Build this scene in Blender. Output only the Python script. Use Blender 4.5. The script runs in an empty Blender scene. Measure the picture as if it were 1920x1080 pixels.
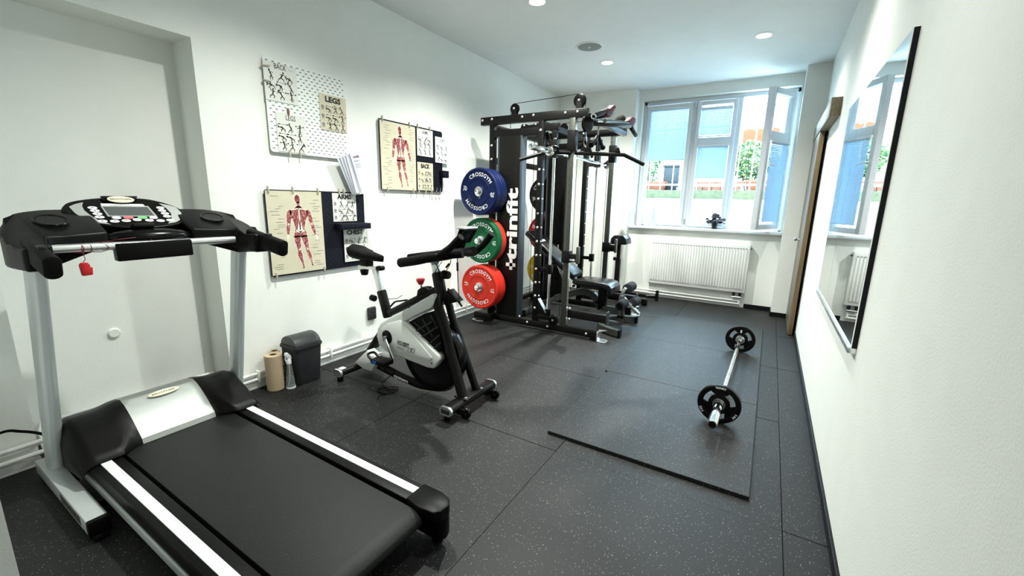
import bpy, bmesh, math, random
from mathutils import Vector, Matrix
random.seed(7)
sc = bpy.context.scene
COL = sc.collection
V = Vector
# ------------------------------------------------------------------ camera
CAMZ = 1.26
YAW, PITCH, ROLL, FPX = -0.54308, -0.20470, 0.022588, 786.62
def _basis():
    cy, sy, cp, sp = math.cos(YAW), math.sin(YAW), math.cos(PITCH), math.sin(PITCH)
    f = V((sy*cp, cy*cp, sp)); r = V((cy, -sy, 0)); u = r.cross(f)
    cr, sr = math.cos(ROLL), math.sin(ROLL)
    return cr*r + sr*u, -sr*r + cr*u, f
CR, CU, CF = _basis()
cam_data = bpy.data.cameras.new('camera')
cam = bpy.data.objects.new('camera', cam_data); COL.objects.link(cam)
cam_data.sensor_width = 36; cam_data.lens = FPX/1920*36; cam_data.clip_start = .02; cam_data.clip_end = 200
M = Matrix((CR, CU, -CF)).transposed().to_4x4(); M.translation = (0, 0, CAMZ)
cam.matrix_world = M
sc.camera = cam
# ------------------------------------------------------------------ world, exposure
w = bpy.data.worlds.new('sky'); sc.world = w; w.use_nodes = True
nt = w.node_tree; bg = nt.nodes['Background']
bg.inputs[0].default_value = (.56, .82, 1.0, 1); bg.inputs[1].default_value = 21.0
sc.view_settings.view_transform = 'Standard'; sc.view_settings.look = 'None'
sc.view_settings.exposure = 0.0; sc.view_settings.gamma = 1; sc.view_settings.use_curve_mapping = False
LAMP, LAMPC = 212, (.97, 1.0, .93)
# pixel of the photograph -> point on a plane of the room
def _ray(x, y): return CF + CR*((x-960)/FPX) - CU*((y-540)/FPX)
C0 = V((0, 0, CAMZ))
def onx(x, y, X): d = _ray(x, y); return C0 + d*(X/d.x)
def ony(x, y, Y): d = _ray(x, y); return C0 + d*(Y/d.y)
def onz(x, y, Z=0): d = _ray(x, y); return C0 + d*((Z-CAMZ)/d.z)
def onpl(x, y, p, n): d = _ray(x, y); return C0 + d*((V(p)-C0).dot(V(n))/d.dot(V(n)))
# ------------------------------------------------------------------ materials
MATS = {}
def mat(name, col, rough=.5, metal=0, spec=.5, bump=0, bscale=80, var=0, vscale=6, emit=None, estr=1, trans=0, ior=1.45, coat=0, alpha=1, aniso=None):
    m = bpy.data.materials.new(name); m.use_nodes = True; MATS[name] = m
    n = m.node_tree.nodes; l = m.node_tree.links; b = n['Principled BSDF']
    c = (*col, 1)
    b.inputs['Base Color'].default_value = c; b.inputs['Roughness'].default_value = rough
    b.inputs['Metallic'].default_value = metal; b.inputs['Specular IOR Level'].default_value = spec
    b.inputs['IOR'].default_value = ior
    if trans: b.inputs['Transmission Weight'].default_value = trans
    if coat: b.inputs['Coat Weight'].default_value = coat; b.inputs['Coat Roughness'].default_value = .1
    if alpha < 1: b.inputs['Alpha'].default_value = alpha
    if emit: b.inputs['Emission Color'].default_value = (*emit, 1); b.inputs['Emission Strength'].default_value = estr
    tc = n.new('ShaderNodeTexCoord')
    nz = n.new('ShaderNodeTexNoise'); nz.inputs['Scale'].default_value = vscale; nz.inputs['Detail'].default_value = 4
    l.new(tc.outputs['Object'], nz.inputs['Vector'])
    v = var if var else .04
    mx = n.new('ShaderNodeMixRGB'); mx.inputs[1].default_value = (*[x*(1-v) for x in col], 1); mx.inputs[2].default_value = (*[min(1, x*(1+v)) for x in col], 1)
    l.new(nz.outputs['Fac'], mx.inputs[0]); l.new(mx.outputs[0], b.inputs['Base Color'])
    if bump:
        n2 = n.new('ShaderNodeTexNoise'); n2.inputs['Scale'].default_value = bscale; n2.inputs['Detail'].default_value = 6
        l.new(tc.outputs['Object'], n2.inputs['Vector'])
        bp = n.new('ShaderNodeBump'); bp.inputs['Strength'].default_value = bump; bp.inputs['Distance'].default_value = .004
        l.new(n2.outputs['Fac'], bp.inputs['Height']); l.new(bp.outputs[0], b.inputs['Normal'])
    return m
def rubber(name, base, fleck=1.0, rough=.5, spec=.32):
    m = mat(name, base, rough, spec=spec, bump=.25, bscale=220, var=.25, vscale=3)
    n = m.node_tree.nodes; l = m.node_tree.links; b = n['Principled BSDF']
    tc = [x for x in n if x.type == 'TEX_COORD'][0]
    src = b.inputs['Base Color'].links[0].from_socket
    last = src
    for sc_, thr, dens, colr in ((170, .26, .80, (.30, .30, .28, 1)), (85, .15, .90, (.45, .44, .41, 1))):
        vo = n.new('ShaderNodeTexVoronoi'); vo.inputs['Scale'].default_value = sc_
        l.new(tc.outputs['Object'], vo.inputs['Vector'])
        m1 = n.new('ShaderNodeMath'); m1.operation = 'LESS_THAN'; m1.inputs[1].default_value = thr*fleck
        l.new(vo.outputs['Distance'], m1.inputs[0])
        sp = n.new('ShaderNodeSeparateColor'); l.new(vo.outputs['Color'], sp.inputs[0])
        m2 = n.new('ShaderNodeMath'); m2.operation = 'GREATER_THAN'; m2.inputs[1].default_value = dens
        l.new(sp.outputs[0], m2.inputs[0])
        m3 = n.new('ShaderNodeMath'); m3.operation = 'MULTIPLY'; l.new(m1.outputs[0], m3.inputs[0]); l.new(m2.outputs[0], m3.inputs[1])
        m4 = n.new('ShaderNodeMath'); m4.operation = 'MULTIPLY'; l.new(m3.outputs[0], m4.inputs[0]); l.new(sp.outputs[1], m4.inputs[1])
        mx = n.new('ShaderNodeMixRGB'); mx.inputs[2].default_value = colr
        l.new(m4.outputs[0], mx.inputs[0]); l.new(last, mx.inputs[1]); last = mx.outputs[0]
    l.new(last, b.inputs['Base Color'])
    return m
def wood(name, c1, c2, axis=2):
    m = mat(name, c1, .45); n = m.node_tree.nodes; l = m.node_tree.links; b = n['Principled BSDF']
    tc = [x for x in n if x.type == 'TEX_COORD'][0]
    mp = n.new('ShaderNodeMapping'); s = [60, 60, 60]; s[axis] = 2.5; mp.inputs['Scale'].default_value = s
    l.new(tc.outputs['Object'], mp.inputs[0])
    nz = n.new('ShaderNodeTexNoise'); nz.inputs['Scale'].default_value = 1; nz.inputs['Detail'].default_value = 5
    l.new(mp.outputs[0], nz.inputs['Vector'])
    cr = n.new('ShaderNodeValToRGB'); cr.color_ramp.elements[0].position = .3; cr.color_ramp.elements[1].position = .7
    cr.color_ramp.elements[0].color = (*c1, 1); cr.color_ramp.elements[1].color = (*c2, 1)
    l.new(nz.outputs['Fac'], cr.inputs[0]); l.new(cr.outputs[0], b.inputs['Base Color'])
    return m
mat('wall', (.84, .855, .815), .75, bump=.22, bscale=160)
mat('ceiling', (.82, .84, .83), .8, bump=.05, bscale=150)
rubber('rubber', (.0070, .0074, .0078), rough=.55, spec=.42)
rubber('mat_rubber', (.0078, .0083, .0088), rough=.55, spec=.50)
mat('black_trim', (.004, .0045, .006), .45, spec=.25)
mat('white_paint', (.82, .83, .81), .45)
mat('white_plastic', (.78, .80, .82), .35)
mat('sash_white', (.72, .76, .80), .4)
mat('black_plastic', (.0025, .0026, .0027), .40, spec=.17)
mat('black_gloss', (.0022, .0022, .0024), .2, spec=.22)
mat('black_matte', (.003, .003, .003), .6, spec=.14)
mat('powder_black', (.0045, .0044, .004), .40, spec=.2)
mat('grey_steel', (.055, .058, .055), .35, .5)
mat('dark_grey', (.028, .031, .033), .5, spec=.3)
mat('silver_paint', (.62, .66, .66), .32, .35)
mat('silver_plastic', (.42, .44, .42), .4, .2)
mat('alu', (.80, .82, .82), .28, .9)
mat('white_strip', (.86, .88, .87), .45)
mat('chrome', (.82, .83, .84), .12, 1)
mat('steel', (.62, .64, .66), .22, 1)
mat('bolt', (.75, .76, .74), .3, .9)
mat('mirror', (.90, .93, .93), .0, 1)
mat('glass', (.9, .96, 1), .02, trans=1, ior=1.02, spec=.5)
mat('paper', (.70, .71, .66), .7)
mat('paper_cream', (.60, .56, .42), .7, var=.12, vscale=9)
mat('paper_white', (.84, .86, .87), .6)
mat('ink', (.02, .02, .02), .7)
mat('ink_grey', (.25, .25, .24), .7)
mat('peg_white', (.80, .83, .80), .5)
mat('peg_slot', (.12, .13, .13), .7)
mat('peg_dark', (.005, .006, .013), .55, spec=.2)
mat('peg_dark_slot', (.004, .004, .006), .7)
mat('clip', (.45, .42, .34), .5)
mat('red_plastic', (.55, .012, .016), .3)
mat('green_btn', (.18, .50, .20), .35)
mat('red_btn', (.60, .14, .17), .35)
mat('screen', (.09, .095, .095), .2)
mat('ivory', (.75, .73, .58), .4)
mat('gold_ink', (.16, .13, .05), .5)
# ------------------------------------------------------------------ mesh helpers
def _frame(d, up=(0, 0, 1)):
    d = V(d).normalized(); up = V(up)
    if abs(d.dot(up.normalized())) > .99: up = V((1, 0, 0)) if abs(d.x) < .9 else V((0, 1, 0))
    s = d.cross(up).normalized(); u = s.cross(d).normalized()
    return d, s, u
def spline(pts, n=6, closed=False):
    pts = [V(p) for p in pts]; out = []; k = len(pts)
    rng = range(k) if closed else range(k-1)
    for i in rng:
        p1, p2 = pts[i], pts[(i+1) % k]
        p0 = pts[(i-1) % k] if (closed or i > 0) else p1*2-p2
        p3 = pts[(i+2) % k] if (closed or i < k-2) else p2*2-p1
        for j in range(n):
            t = j/n
            out.append(.5*((2*p1)+(p2-p0)*t+(2*p0-5*p1+4*p2-p3)*t*t+(3*p1-p0-3*p2+p3)*t**3))
    if not closed: out.append(pts[-1])
    return out
class MB:
    def __init__(s): s.bm = bmesh.new()
    def _merge(s, t):
        me = bpy.data.meshes.new('tmp'); t.to_mesh(me); t.free(); s.bm.from_mesh(me); bpy.data.meshes.remove(me)
    def boxm(s, mtx, size, bev=0, seg=2):
        t = bmesh.new()
        bmesh.ops.create_cube(t, size=1, matrix=mtx @ Matrix.Diagonal((*size, 1)))
        if bev: bmesh.ops.bevel(t, geom=t.edges[:], offset=min(bev, min(size)*.49), segments=seg, profile=.5, affect='EDGES', clamp_overlap=True)
        s._merge(t); return s
    def box(s, x0, x1, y0, y1, z0, z1, bev=0, seg=2):
        return s.boxm(Matrix.Translation(((x0+x1)/2, (y0+y1)/2, (z0+z1)/2)), (abs(x1-x0), abs(y1-y0), abs(z1-z0)), bev, seg)
    def beam(s, p0, p1, w, h, bev=0, up=(0, 0, 1), seg=2):
        p0, p1 = V(p0), V(p1); d, sd, u = _frame(p1-p0, up)
        m = Matrix((d, sd, u)).transposed().to_4x4(); m.translation = (p0+p1)/2
        return s.boxm(m, ((p1-p0).length, w, h), bev, seg)
    def cyl(s, p0, p1, r, r2=None, n=20, cap=True, bev=0):
        if r2 is None: r2 = r
        if bev:
            p0, p1 = V(p0), V(p1); L = (p1-p0).length
            return s.lathe([(0, 0), (r-bev, 0), (r-bev*.3, bev*.3), (r, bev), (r2, L-bev), (r2-bev*.3, L-bev*.3), (r2-bev, L), (0, L)], p0, p1-p0, n)
        p0, p1 = V(p0), V(p1); d, a, b = _frame(p1-p0); bm = s.bm
        R = [[bm.verts.new(p+(a*math.cos(2*math.pi*i/n)+b*math.sin(2*math.pi*i/n))*rr) for i in range(n)] for p, rr in ((p0, r), (p1, r2))]
        for i in range(n): bm.faces.new((R[0][i], R[0][(i+1) % n], R[1][(i+1) % n], R[1][i]))
        if cap: bm.faces.new(R[0][::-1]); bm.faces.new(R[1])
        return s
    def lathe(s, prof, o, axis=(0, 0, 1), n=28):
        o = V(o); d, a, b = _frame(axis); bm = s.bm; rows = []
        for r, z in prof:
            if r < 1e-6: rows.append([bm.verts.new(o+d*z)])
            else: rows.append([bm.verts.new(o+d*z+(a*math.cos(2*math.pi*i/n)+b*math.sin(2*math.pi*i/n))*r) for i in range(n)])
        for A, B in zip(rows, rows[1:]):
            for i in range(n):
                j = (i+1) % n
                f = [A[i % len(A)], A[j % len(A)], B[j % len(B)], B[i % len(B)]]
                f2 = []
                for v in f:
                    if v not in f2: f2.append(v)
                if len(f2) >= 3:
                    try: bm.faces.new(f2)
                    except ValueError: pass
        return s
    def tube(s, pts, r, n=10, closed=False, sm=0, flat=None):
        if sm: pts = spline(pts, sm, closed)
        pts = [V(p) for p in pts]; k = len(pts); bm = s.bm; rows = []; pa = None
        for i, p in enumerate(pts):
            a = pts[(i-1) % k] if (closed or i > 0) else p; b = pts[(i+1) % k] if (closed or i < k-1) else p
            d = (b-a).normalized()
            if pa is None: _, sa, ua = _frame(d)
            else:
                sa = pa - d*pa.dot(d); sa.normalize(); ua = sa.cross(d)
            pa = sa
            rr = r[i] if isinstance(r, (list, tuple)) else r
            rows.append([bm.verts.new(p+sa*math.cos(2*math.pi*j/n)*rr+ua*math.sin(2*math.pi*j/n)*rr*(flat or 1)) for j in range(n)])
        prs = list(zip(rows, rows[1:])) + ([(rows[-1], rows[0])] if closed else [])
        for A, B in prs:
            for j in range(n): bm.faces.new((A[j], A[(j+1) % n], B[(j+1) % n], B[j]))
        if not closed: bm.faces.new(rows[0][::-1]); bm.faces.new(rows[-1])
        return s
    def prism(s, pts, ext, bev=0, seg=2):
        ext = V(ext); t = bmesh.new()
        A = [t.verts.new(V(p)) for p in pts]; B = [t.verts.new(V(p)+ext) for p in pts]; n = len(pts)
        t.faces.new(A); t.faces.new(B[::-1])
        for i in range(n): t.faces.new((A[(i+1) % n], A[i], B[i], B[(i+1) % n]))
        bmesh.ops.recalc_face_normals(t, faces=t.faces[:])
        if bev:
            es = [e for e in t.edges if e.calc_face_angle(0) > .5]
            bmesh.ops.bevel(t, geom=es, offset=bev, segments=seg, profile=.5, affect='EDGES', clamp_overlap=True)
        s._merge(t); return s
    def poly(s, pts):
        s.bm.faces.new([s.bm.verts.new(V(p)) for p in pts]); return s
    def grid(s, f, nu, nv, closed_u=False):
        bm = s.bm; g = [[bm.verts.new(V(f(i/(nu if closed_u else nu), j/nv))) for j in range(nv+1)] for i in range(nu if closed_u else nu+1)]
        for i in range(nu):
            for j in range(nv):
                i2 = (i+1) % nu if closed_u else i+1
                bm.faces.new((g[i][j], g[i2][j], g[i2][j+1], g[i][j+1]))
        return s
    def ell(s, c, r, n=16, rot=None):
        t = bmesh.new(); m = Matrix.Translation(V(c)) @ (rot.to_4x4() if rot else Matrix.Identity(4)) @ Matrix.Diagonal((*r, 1))
        bmesh.ops.create_uvsphere(t, u_segments=n, v_segments=max(6, n//2), radius=1, matrix=m); s._merge(t); return s
    def raw(s, vs, fs):
        b = [s.bm.verts.new(V(v)) for v in vs]
        for f in fs:
            try: s.bm.faces.new([b[i] for i in f])
            except ValueError: pass
        return s
def _rootloc(p):
    while p.parent: p = p.parent
    return p.location
def obj(name, mb, m, parent=None, label=None, cat=None, group=None, kind=None, base=None, smooth=40, recalc=True):
    bm = mb.bm
    if recalc: bmesh.ops.recalc_face_normals(bm, faces=bm.faces[:])
    o0 = _rootloc(parent) if parent else (V(base) if base is not None else V((0, 0, 0)))
    if o0.length: bmesh.ops.translate(bm, verts=bm.verts[:], vec=-V(o0))
    me = bpy.data.meshes.new(name); bm.to_mesh(me); bm.free()
    me.materials.append(MATS[m] if isinstance(m, str) else m)
    if smooth:
        me.shade_smooth(); me.set_sharp_from_angle(angle=math.radians(smooth))
    o = bpy.data.objects.new(name, me); COL.objects.link(o)
    if parent: o.parent = parent
    elif base is not None: o.location = base
    if label: o['label'] = label
    if cat: o['category'] = cat
    if group: o['group'] = group
    if kind: o['kind'] = kind
    return o
def thing(name, label, cat, loc=(0, 0, 0), group=None, rotz=0, kind=None):
    o = bpy.data.objects.new(name, None); COL.objects.link(o); o.location = loc; o.rotation_euler.z = rotz
    o.empty_display_size = .1
    if kind: o['kind'] = kind
    else: o['label'] = label; o['category'] = cat
    if kind and label: o['label'] = label
    if group: o['group'] = group
    return o
def sharecopy(o, loc, parent=None, rot=None):
    c = o.copy(); COL.objects.link(c); c.location = loc
    if parent: c.parent = parent
    if rot: c.rotation_euler = rot
    return c
def duptree(o, loc, label=None, parent=None):
    c = o.copy(); COL.objects.link(c)
    if parent is None:
        c.location = loc
        if label: c['label'] = label
    else: c.parent = parent
    for ch in o.children: duptree(ch, None, None, c)
    return c
_tc = {}
def textdata(s, bold=0, spacing=1.0):
    key = (s, bold, spacing)
    if key in _tc: return _tc[key]
    cu = bpy.data.curves.new('txt', 'FONT'); cu.body = s; cu.size = 1; cu.offset = bold; cu.resolution_u = 2; cu.space_character = spacing; cu.fill_mode = 'FRONT'
    ob = bpy.data.objects.new('txt', cu); COL.objects.link(ob)
    dg = bpy.context.evaluated_depsgraph_get(); me = bpy.data.meshes.new_from_object(ob.evaluated_get(dg))
    vs = [v.co.copy() for v in me.vertices]; fs = [tuple(p.vertices) for p in me.polygons]
    bpy.data.objects.remove(ob); bpy.data.curves.remove(cu); bpy.data.meshes.remove(me)
    x0 = min(v.x for v in vs); x1 = max(v.x for v in vs)
    for v in vs: v.x -= x0
    _tc[key] = (vs, fs, x1-x0); return _tc[key]
def text(mb, s, o, u, v, h, width=None, bold=0, align='c', spacing=1.0, slant=0):
    """flat lettering: cap height h, baseline through o, along u with up v"""
    vs, fs, wd = textdata(s, bold, spacing); k = h/.69; kx = k if width is None else width/wd
    sh = {'c': wd/2, 'l': 0, 'r': wd}[align]; o, u, v = V(o), V(u).normalized(), V(v).normalized()
    mb.raw([o+u*((p.x-sh)*kx+slant*p.y*k)+v*(p.y*k) for p in vs], fs)
def arctext(mb, s, c, u, v, rad, h, mid, bold=0, spacing=1.1, wscale=1.0):
    """lettering on a circle, read clockwise, centred at angle mid (0 = up); u right, v up"""
    vs, fs, wd = textdata(s, bold, spacing); k = h/.69; c, u, v = V(c), V(u), V(v)
    out = []
    for p in vs:
        a = mid+((p.x-wd/2)*k*wscale)/(rad+h/2); r = rad+p.y*k
        out.append(c+u*(math.sin(a)*r)+v*(math.cos(a)*r))
    mb.raw(out, fs)
# ================================================================== the room
XL, XR, H = -2.79, .350, 2.722
YN, YB, YP = 5.95, 5.80, 5.68          # window niche wall, back wall (left piece), right pillar
XN0, XN1 = -1.68, .135
YF = -1.25
def struct(name, mb, m, parent=None, **k):
    return obj(name, mb, m, parent, kind=None if parent else 'structure', **k)
# downlights: the lamps of the room
def downlight(x, y, label, e=LAMP):
    t = thing('ceiling_downlight', label, 'downlight', (x, y, H), 'recessed ceiling downlights')
    obj('trim_ring', MB().lathe([(.058, -.002), (.060, -.006), (.078, -.004), (.080, 0)], (x, y, H)), 'white_paint', t)
    obj('lens', MB().lathe([(0, -.004), (.050, -.004), (.058, -.002)], (x, y, H)), 'lamp_lens', t)
    L = bpy.data.lights.new('downlight_lamp', 'SPOT'); L.energy = e; L.color = LAMPC; L.spot_size = math.radians(142); L.spot_blend = 1.0; L.shadow_soft_size = .032
    o = bpy.data.objects.new('lamp', L); COL.objects.link(o); o.parent = t; o.location = (0, 0, -.012)
mat('lamp_lens', (1, 1, 1), .5, emit=(1, .98, .93), estr=14)
for x, y, lb in ((-1.69, 3.07, 'bright ceiling downlight cut by the top edge of the photo'), (-1.69, 4.65, 'bright ceiling downlight just beyond the round speaker'),
                 (-.25, 4.565, 'bright ceiling downlight on the window side right of the speaker'), (-1.69, 1.50, 'ceiling downlight above the treadmill and pegboards'),
                 (-.25, 1.45, 'ceiling downlight nearest the bare right wall'), (-.25, 3.0, 'ceiling downlight above the near barbell plate and mirror')):
    downlight(x, y, lb, (LAMP if y > 2 else LAMP*.60)*(2.0 if x < -1 else .55))
t = thing('ceiling_speaker', 'round grey ceiling speaker with mesh grille', 'speaker', (-1.685, 4.123, H))
obj('grille', MB().lathe([(0, -.010), (.08, -.009), (.112, -.006)], (-1.685, 4.123, H)), mat('speaker_grille', (.26, .28, .27), .7, bump=.4, bscale=900), t)
obj('rim', MB().lathe([(.112, -.006), (.118, -.009), (.130, -.006), (.133, 0)], (-1.685, 4.123, H), n=40), 'white_paint', t)
obj('centre_badge', MB().lathe([(0, -.0125), (.010, -.0125), (.012, -.009)], (-1.685, 4.123, H), n=12), 'white_paint', t)
# floor: dark base and one rubber tile per metre
fl = struct('floor', MB().box(-3.05, XR, YF, 6.0, -.05, -.014), 'black_trim')
xs = [XL, -1.80, -.80, .193, XR]; ys = [YF, -.2, .80, 1.80, 2.80, 3.80, 4.80, YN]
for i in range(4):
    for j in range(7):
        x0, x1, y0, y1 = xs[i]+.0012, xs[i+1]-.0012, ys[j]+.0012, ys[j+1]-.0012
        zt = -.0008*((i*7+j*5) % 3)
        if i == 0 and j == 2: pass
        obj('rubber_tile', MB().box(x0, x1, y0, y1, -.014, zt, .0008, 1), 'rubber', fl, smooth=0)
obj('rubber_tile', MB().box(-3.01, XL-.001, .37, 1.21, -.014, 0), 'rubber', fl, smooth=0)
# ceiling
struct('ceiling', MB().box(-3.1, XR+.1, YF-.1, 6.1, H, H+.1), 'ceiling')
# left wall with its recess
NI0, NI1, NIZ, NIX = .37, 1.212, 2.085, -3.01
m = MB()
m.box(XL-.35, XL, NI1, YB+.3, -.02, H); m.box(XL-.35, XL, YF, NI0, -.02, H); m.box(XL-.35, XL, NI0, NI1, NIZ, H)
m.box(NIX-.12, NIX, NI0, NI1, -.02, NIZ)
struct('wall_left', m, 'wall', smooth=0)
struct('wall_right', MB().box(XR, XR+.12, YF, 6.2, -.02, H), 'wall', smooth=0)
# back wall, window niche, pillar
WX0, WX1, WZ0, WZ1 = -1.632, .118, .945, 2.592
m = MB()
m.box(XL, XN0, YB, YB+.6, -.02, H); m.box(XN1, XR, YP, YP+.7, -.02, H)
m.box(XN0, WX0, YN, YN+.35, -.02, H); m.box(WX1, XN1, YN, YN+.35, -.02, H)
m.box(WX0, WX1, YN, YN+.35, -.02, WZ0); m.box(WX0, WX1, YN, YN+.35, WZ1, H)
struct('wall_back', m, 'wall', smooth=0)
struct('wall_front', MB().box(XL-.2, XR+.1, YF-.1, YF, -.02, H), 'wall', smooth=0)
struct('wall_jamb', MB().box(XL, -1.50, -.18, .1225, -.02, H), 'wall', smooth=0)
# skirting
m = MB().box(XR-.012, XR, YF, YP-.01, 0, .045, .002); struct('baseboard_right', m, 'black_trim')
m = MB().box(XN1-.01, XN1, YP, YN, 0, .05); m.box(XN1, XR-.06, YP-.01, YP, 0, .05); m.box(-.16, XN1-.01, YN-.01, YN, 0, .05); struct('baseboard_back', m, 'black_trim')
m = MB().box(XL, XL+.014, NI1, YB, 0, .042, .002); m.box(XL, XL+.014, .14, NI0, 0, .042, .002); struct('baseboard_left', m, 'white_paint')
def pipes(name, label, runs, zs, r, off=0):
    t = thing(name, label, 'pipe', (*runs[0][:2], 0))
    for z in zs:
        obj('pipe', MB().tube([(p[0], p[1], z) for p in runs], r, 10), 'white_paint', t)
    return t
pp = pipes('heating_pipes', 'pair of white heating pipes low along the left wall behind the bike', [(XL+.022, 1.24), (XL+.022, YB-.02)], (.067, .105), .011)
for y in (1.36, 1.9, 2.8, 3.6): obj('pipe_bracket', MB().box(XL+.001, XL+.04, y-.008, y+.008, .05, .125, .003), 'white_paint', pp)
pipes('heating_pipes', 'white heating pipes along the back of the recess behind the treadmill', [(XL+.025, .15), (XL+.025, .385), (XL-.09, .40), (NIX+.03, .42), (NIX+.03, 1.19)], (.067, .12), .011)
pp = pipes('heating_pipes', 'white pipes running along the floor under the radiator', [(XN0+.01, YN-.03), (-.20, YN-.03)], (.045, .085), .010)
obj('riser', MB().tube([(-.215, YN-.03, .05), (-.215, YN-.03, .185)], .012), 'white_paint', pp)
obj('riser', MB().tube([(-.285, YN-.03, .09), (-.285, YN-.03, .185)], .012), 'white_paint', pp)
obj('valve', MB().cyl((-.30, YN-.045, .13), (-.20, YN-.045, .13), .014), 'steel', pp)
# small round blanking cap in the recess
obj('blanking_disc', MB().lathe([(0, .012), (.022, .012), (.026, .008), (.027, 0)], (NIX, .756, .50), (1, 0, 0)), 'white_paint', label='round white blanking cap on the recess wall behind the treadmill', cat='wall disc', base=(NIX, .756, .50))
# socket
t = thing('wall_socket', 'dark grey double power socket low on the left wall behind the bike', 'socket', (XL, 2.318, .255))
obj('plate', MB().box(XL, XL+.028, 2.277, 2.360, .250, .360, .012), 'dark_grey', t)
for z in (.333, .279): obj('outlet', MB().lathe([(0, .024), (.016, .024), (.019, .031), (.021, .0285)], (XL, 2.318, z), (1, 0, 0), 18), 'black_plastic', t)
# sill
struct('window_sill', MB().box(XN0, XN1, 5.885, YN+.14, .932, .966, .006), 'white_plastic')
# radiator
t = thing('radiator', 'white panel radiator with vertical ribs under the window', 'radiator', (-.76, 5.90, 0))
RX0, RX1, RZ0, RZ1, RY = -1.355, -.165, .197, .785, 5.868
obj('back_panel', MB().box(RX0+.01, RX1-.01, RY+.045, RY+.075, RZ0+.01, RZ1-.02, .01), 'white_paint', t)
obj('front_panel', MB().box(RX0, RX1, RY, RY+.018, RZ0, RZ1, .006), 'white_paint', t)
nr = 36; st = (RX1-RX0-.05)/nr
rib = obj('rib', MB().box(RX0+.031, RX0+.025+st-.005, RY-.013, RY+.004, RZ0+.045, RZ1-.045, .007, 3), 'white_paint', t)
dash = obj('slot', MB().box(RX0+.032, RX0+.025+st-.008, RY-.0135, RY-.001, RZ1-.042, RZ1-.033), 'ink_grey', t)
for i in range(1, nr): sharecopy(rib, (i*st, 0, 0), t); sharecopy(dash, (i*st, 0, 0), t)
obj('top_grille', MB().box(RX0, RX1, RY+.005, RY+.078, RZ1-.004, RZ1+.006, .003), 'white_paint', t)
for x in (RX0, RX1-.006): obj('side_panel', MB().box(x, x+.006, RY+.004, RY+.076, RZ0, RZ1, .002), 'white_paint', t)
obj('bleed_valve', MB().cyl((RX1, RY+.04, RZ1-.035), (RX1+.018, RY+.04, RZ1-.035), .008, n=12), 'dark_grey', t)
for x in (-.285, -.215): obj('valve', MB().cyl((x, YN-.03, .145), (x, YN-.03, .19), .016, n=14), 'dark_grey', pp)
# window
WY = 6.055                                                   # room-side face of the fixed frame
wf = thing('window_1', None, None, (-.75, WY, 1), kind='structure')
fb = MB()
for a in ((WX0, WX1, .945, .985), (WX0, WX1, 2.545, 2.592), (WX0, -1.59, .945, 2.592), (.085, WX1, .945, 2.592), (-1.03, -.945, .985, 2.545), (-.515, -.455, .985, 2.545)):
    fb.box(a[0], a[1], WY, WY+.07, a[2], a[3], .006)
obj('frame', fb, 'sash_white', wf)
m_ = mat('slat', (.66, .78, .86), .4)
n_ = m_.node_tree.nodes; l_ = m_.node_tree.links
tr_ = n_.new('ShaderNodeBsdfTranslucent'); tr_.inputs[0].default_value = (.46, .62, .76, 1); ms_ = n_.new('ShaderNodeMixShader'); ms_.inputs[0].default_value = .35
l_.new(n_['Principled BSDF'].outputs[0], ms_.inputs[1]); l_.new(tr_.outputs[0], ms_.inputs[2]); l_.new(ms_.outputs[0], n_['Material Output'].inputs[0])
mat('blind_cord', (.85, .9, .92), .5)
def blind(name, label, x0, x1, z0, z1, y, grp, top, xf=None):
    """venetian blind hanging from z1, slats down to z0"""
    t = thing(name, label, 'blind', V(((x0+x1)/2, y, z1)), grp)
    f = xf or (lambda p: p)
    def put(nm, mb, mt, **k):
        if xf: bmesh.ops.transform(mb.bm, matrix=xf, verts=mb.bm.verts[:])
        return obj(nm, mb, mt, t, **k)
    if xf: t.location = xf @ V(((x0+x1)/2, y, z1))
    put('head_rail', MB().box(x0, x1, y-.012, y+.012, z1-.018, z1+.006, .003), 'white_plastic')
    mb = MB(); z = z1-.026; n = 0
    while z > z0+.012:
        mb.boxm(Matrix.Translation(((x0+x1)/2, y, z)) @ Matrix.Rotation(math.radians(60), 4, 'X'), (x1-x0-.006, .0215, .0008)); z -= .018
    put('slats', mb, 'slat', kind='stuff', smooth=0)
    put('bottom_rail', MB().box(x0+.002, x1-.002, y-.009, y+.009, z0-.004, z0+.008, .003), 'slat')
    for k in (.18, .82):
        x = x0+(x1-x0)*k
        put('cord', MB().box(x-.002, x+.002, y-.0105, y-.0095, z0, z1-.01), 'blind_cord')
    return t
def sash(x0, x1, z0, z1, w=.055, rails=()):
    mb = MB(); y0, y1 = WY-.022, WY+.045
    for a in ((x0, x0+w, z0, z1), (x1-w, x1, z0, z1), (x0+w, x1-w, z0, z0+w), (x0+w, x1-w, z1-w, z1)): mb.box(a[0], a[1], y0, y1, a[2], a[3], .007)
    for a, b in rails: mb.box(x0+w, x1-w, y0, y1, a, b, .007)
    return mb
s1 = obj('sash', sash(-1.585, -1.012, .99, 2.535), 'sash_white', wf)
obj('pane', MB().box(-1.535, -1.062, WY+.018, WY+.024, 1.04, 2.485), 'glass', s1)
s2 = obj('sash', sash(-.962, -.505, .99, 2.535, .05, [(1.995, 2.10)]), 'sash_white', wf)
for a, b in ((1.04, 1.995), (2.10, 2.485)): obj('pane', MB().box(-.912, -.555, WY+.018, WY+.024, a, b), 'glass', s2)
for z in (2.50, 1.04): obj('hinge', MB().cyl((-.985, WY-.018, z-.035), (-.985, WY-.018, z+.035), .008, n=12), 'steel', wf)
blind('venetian_blind', 'wide pale blue venetian blind half lowered over the left window pane', -1.535, -1.062, 1.835, 2.485, WY-.028, 'venetian blinds on the window', 0)
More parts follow.
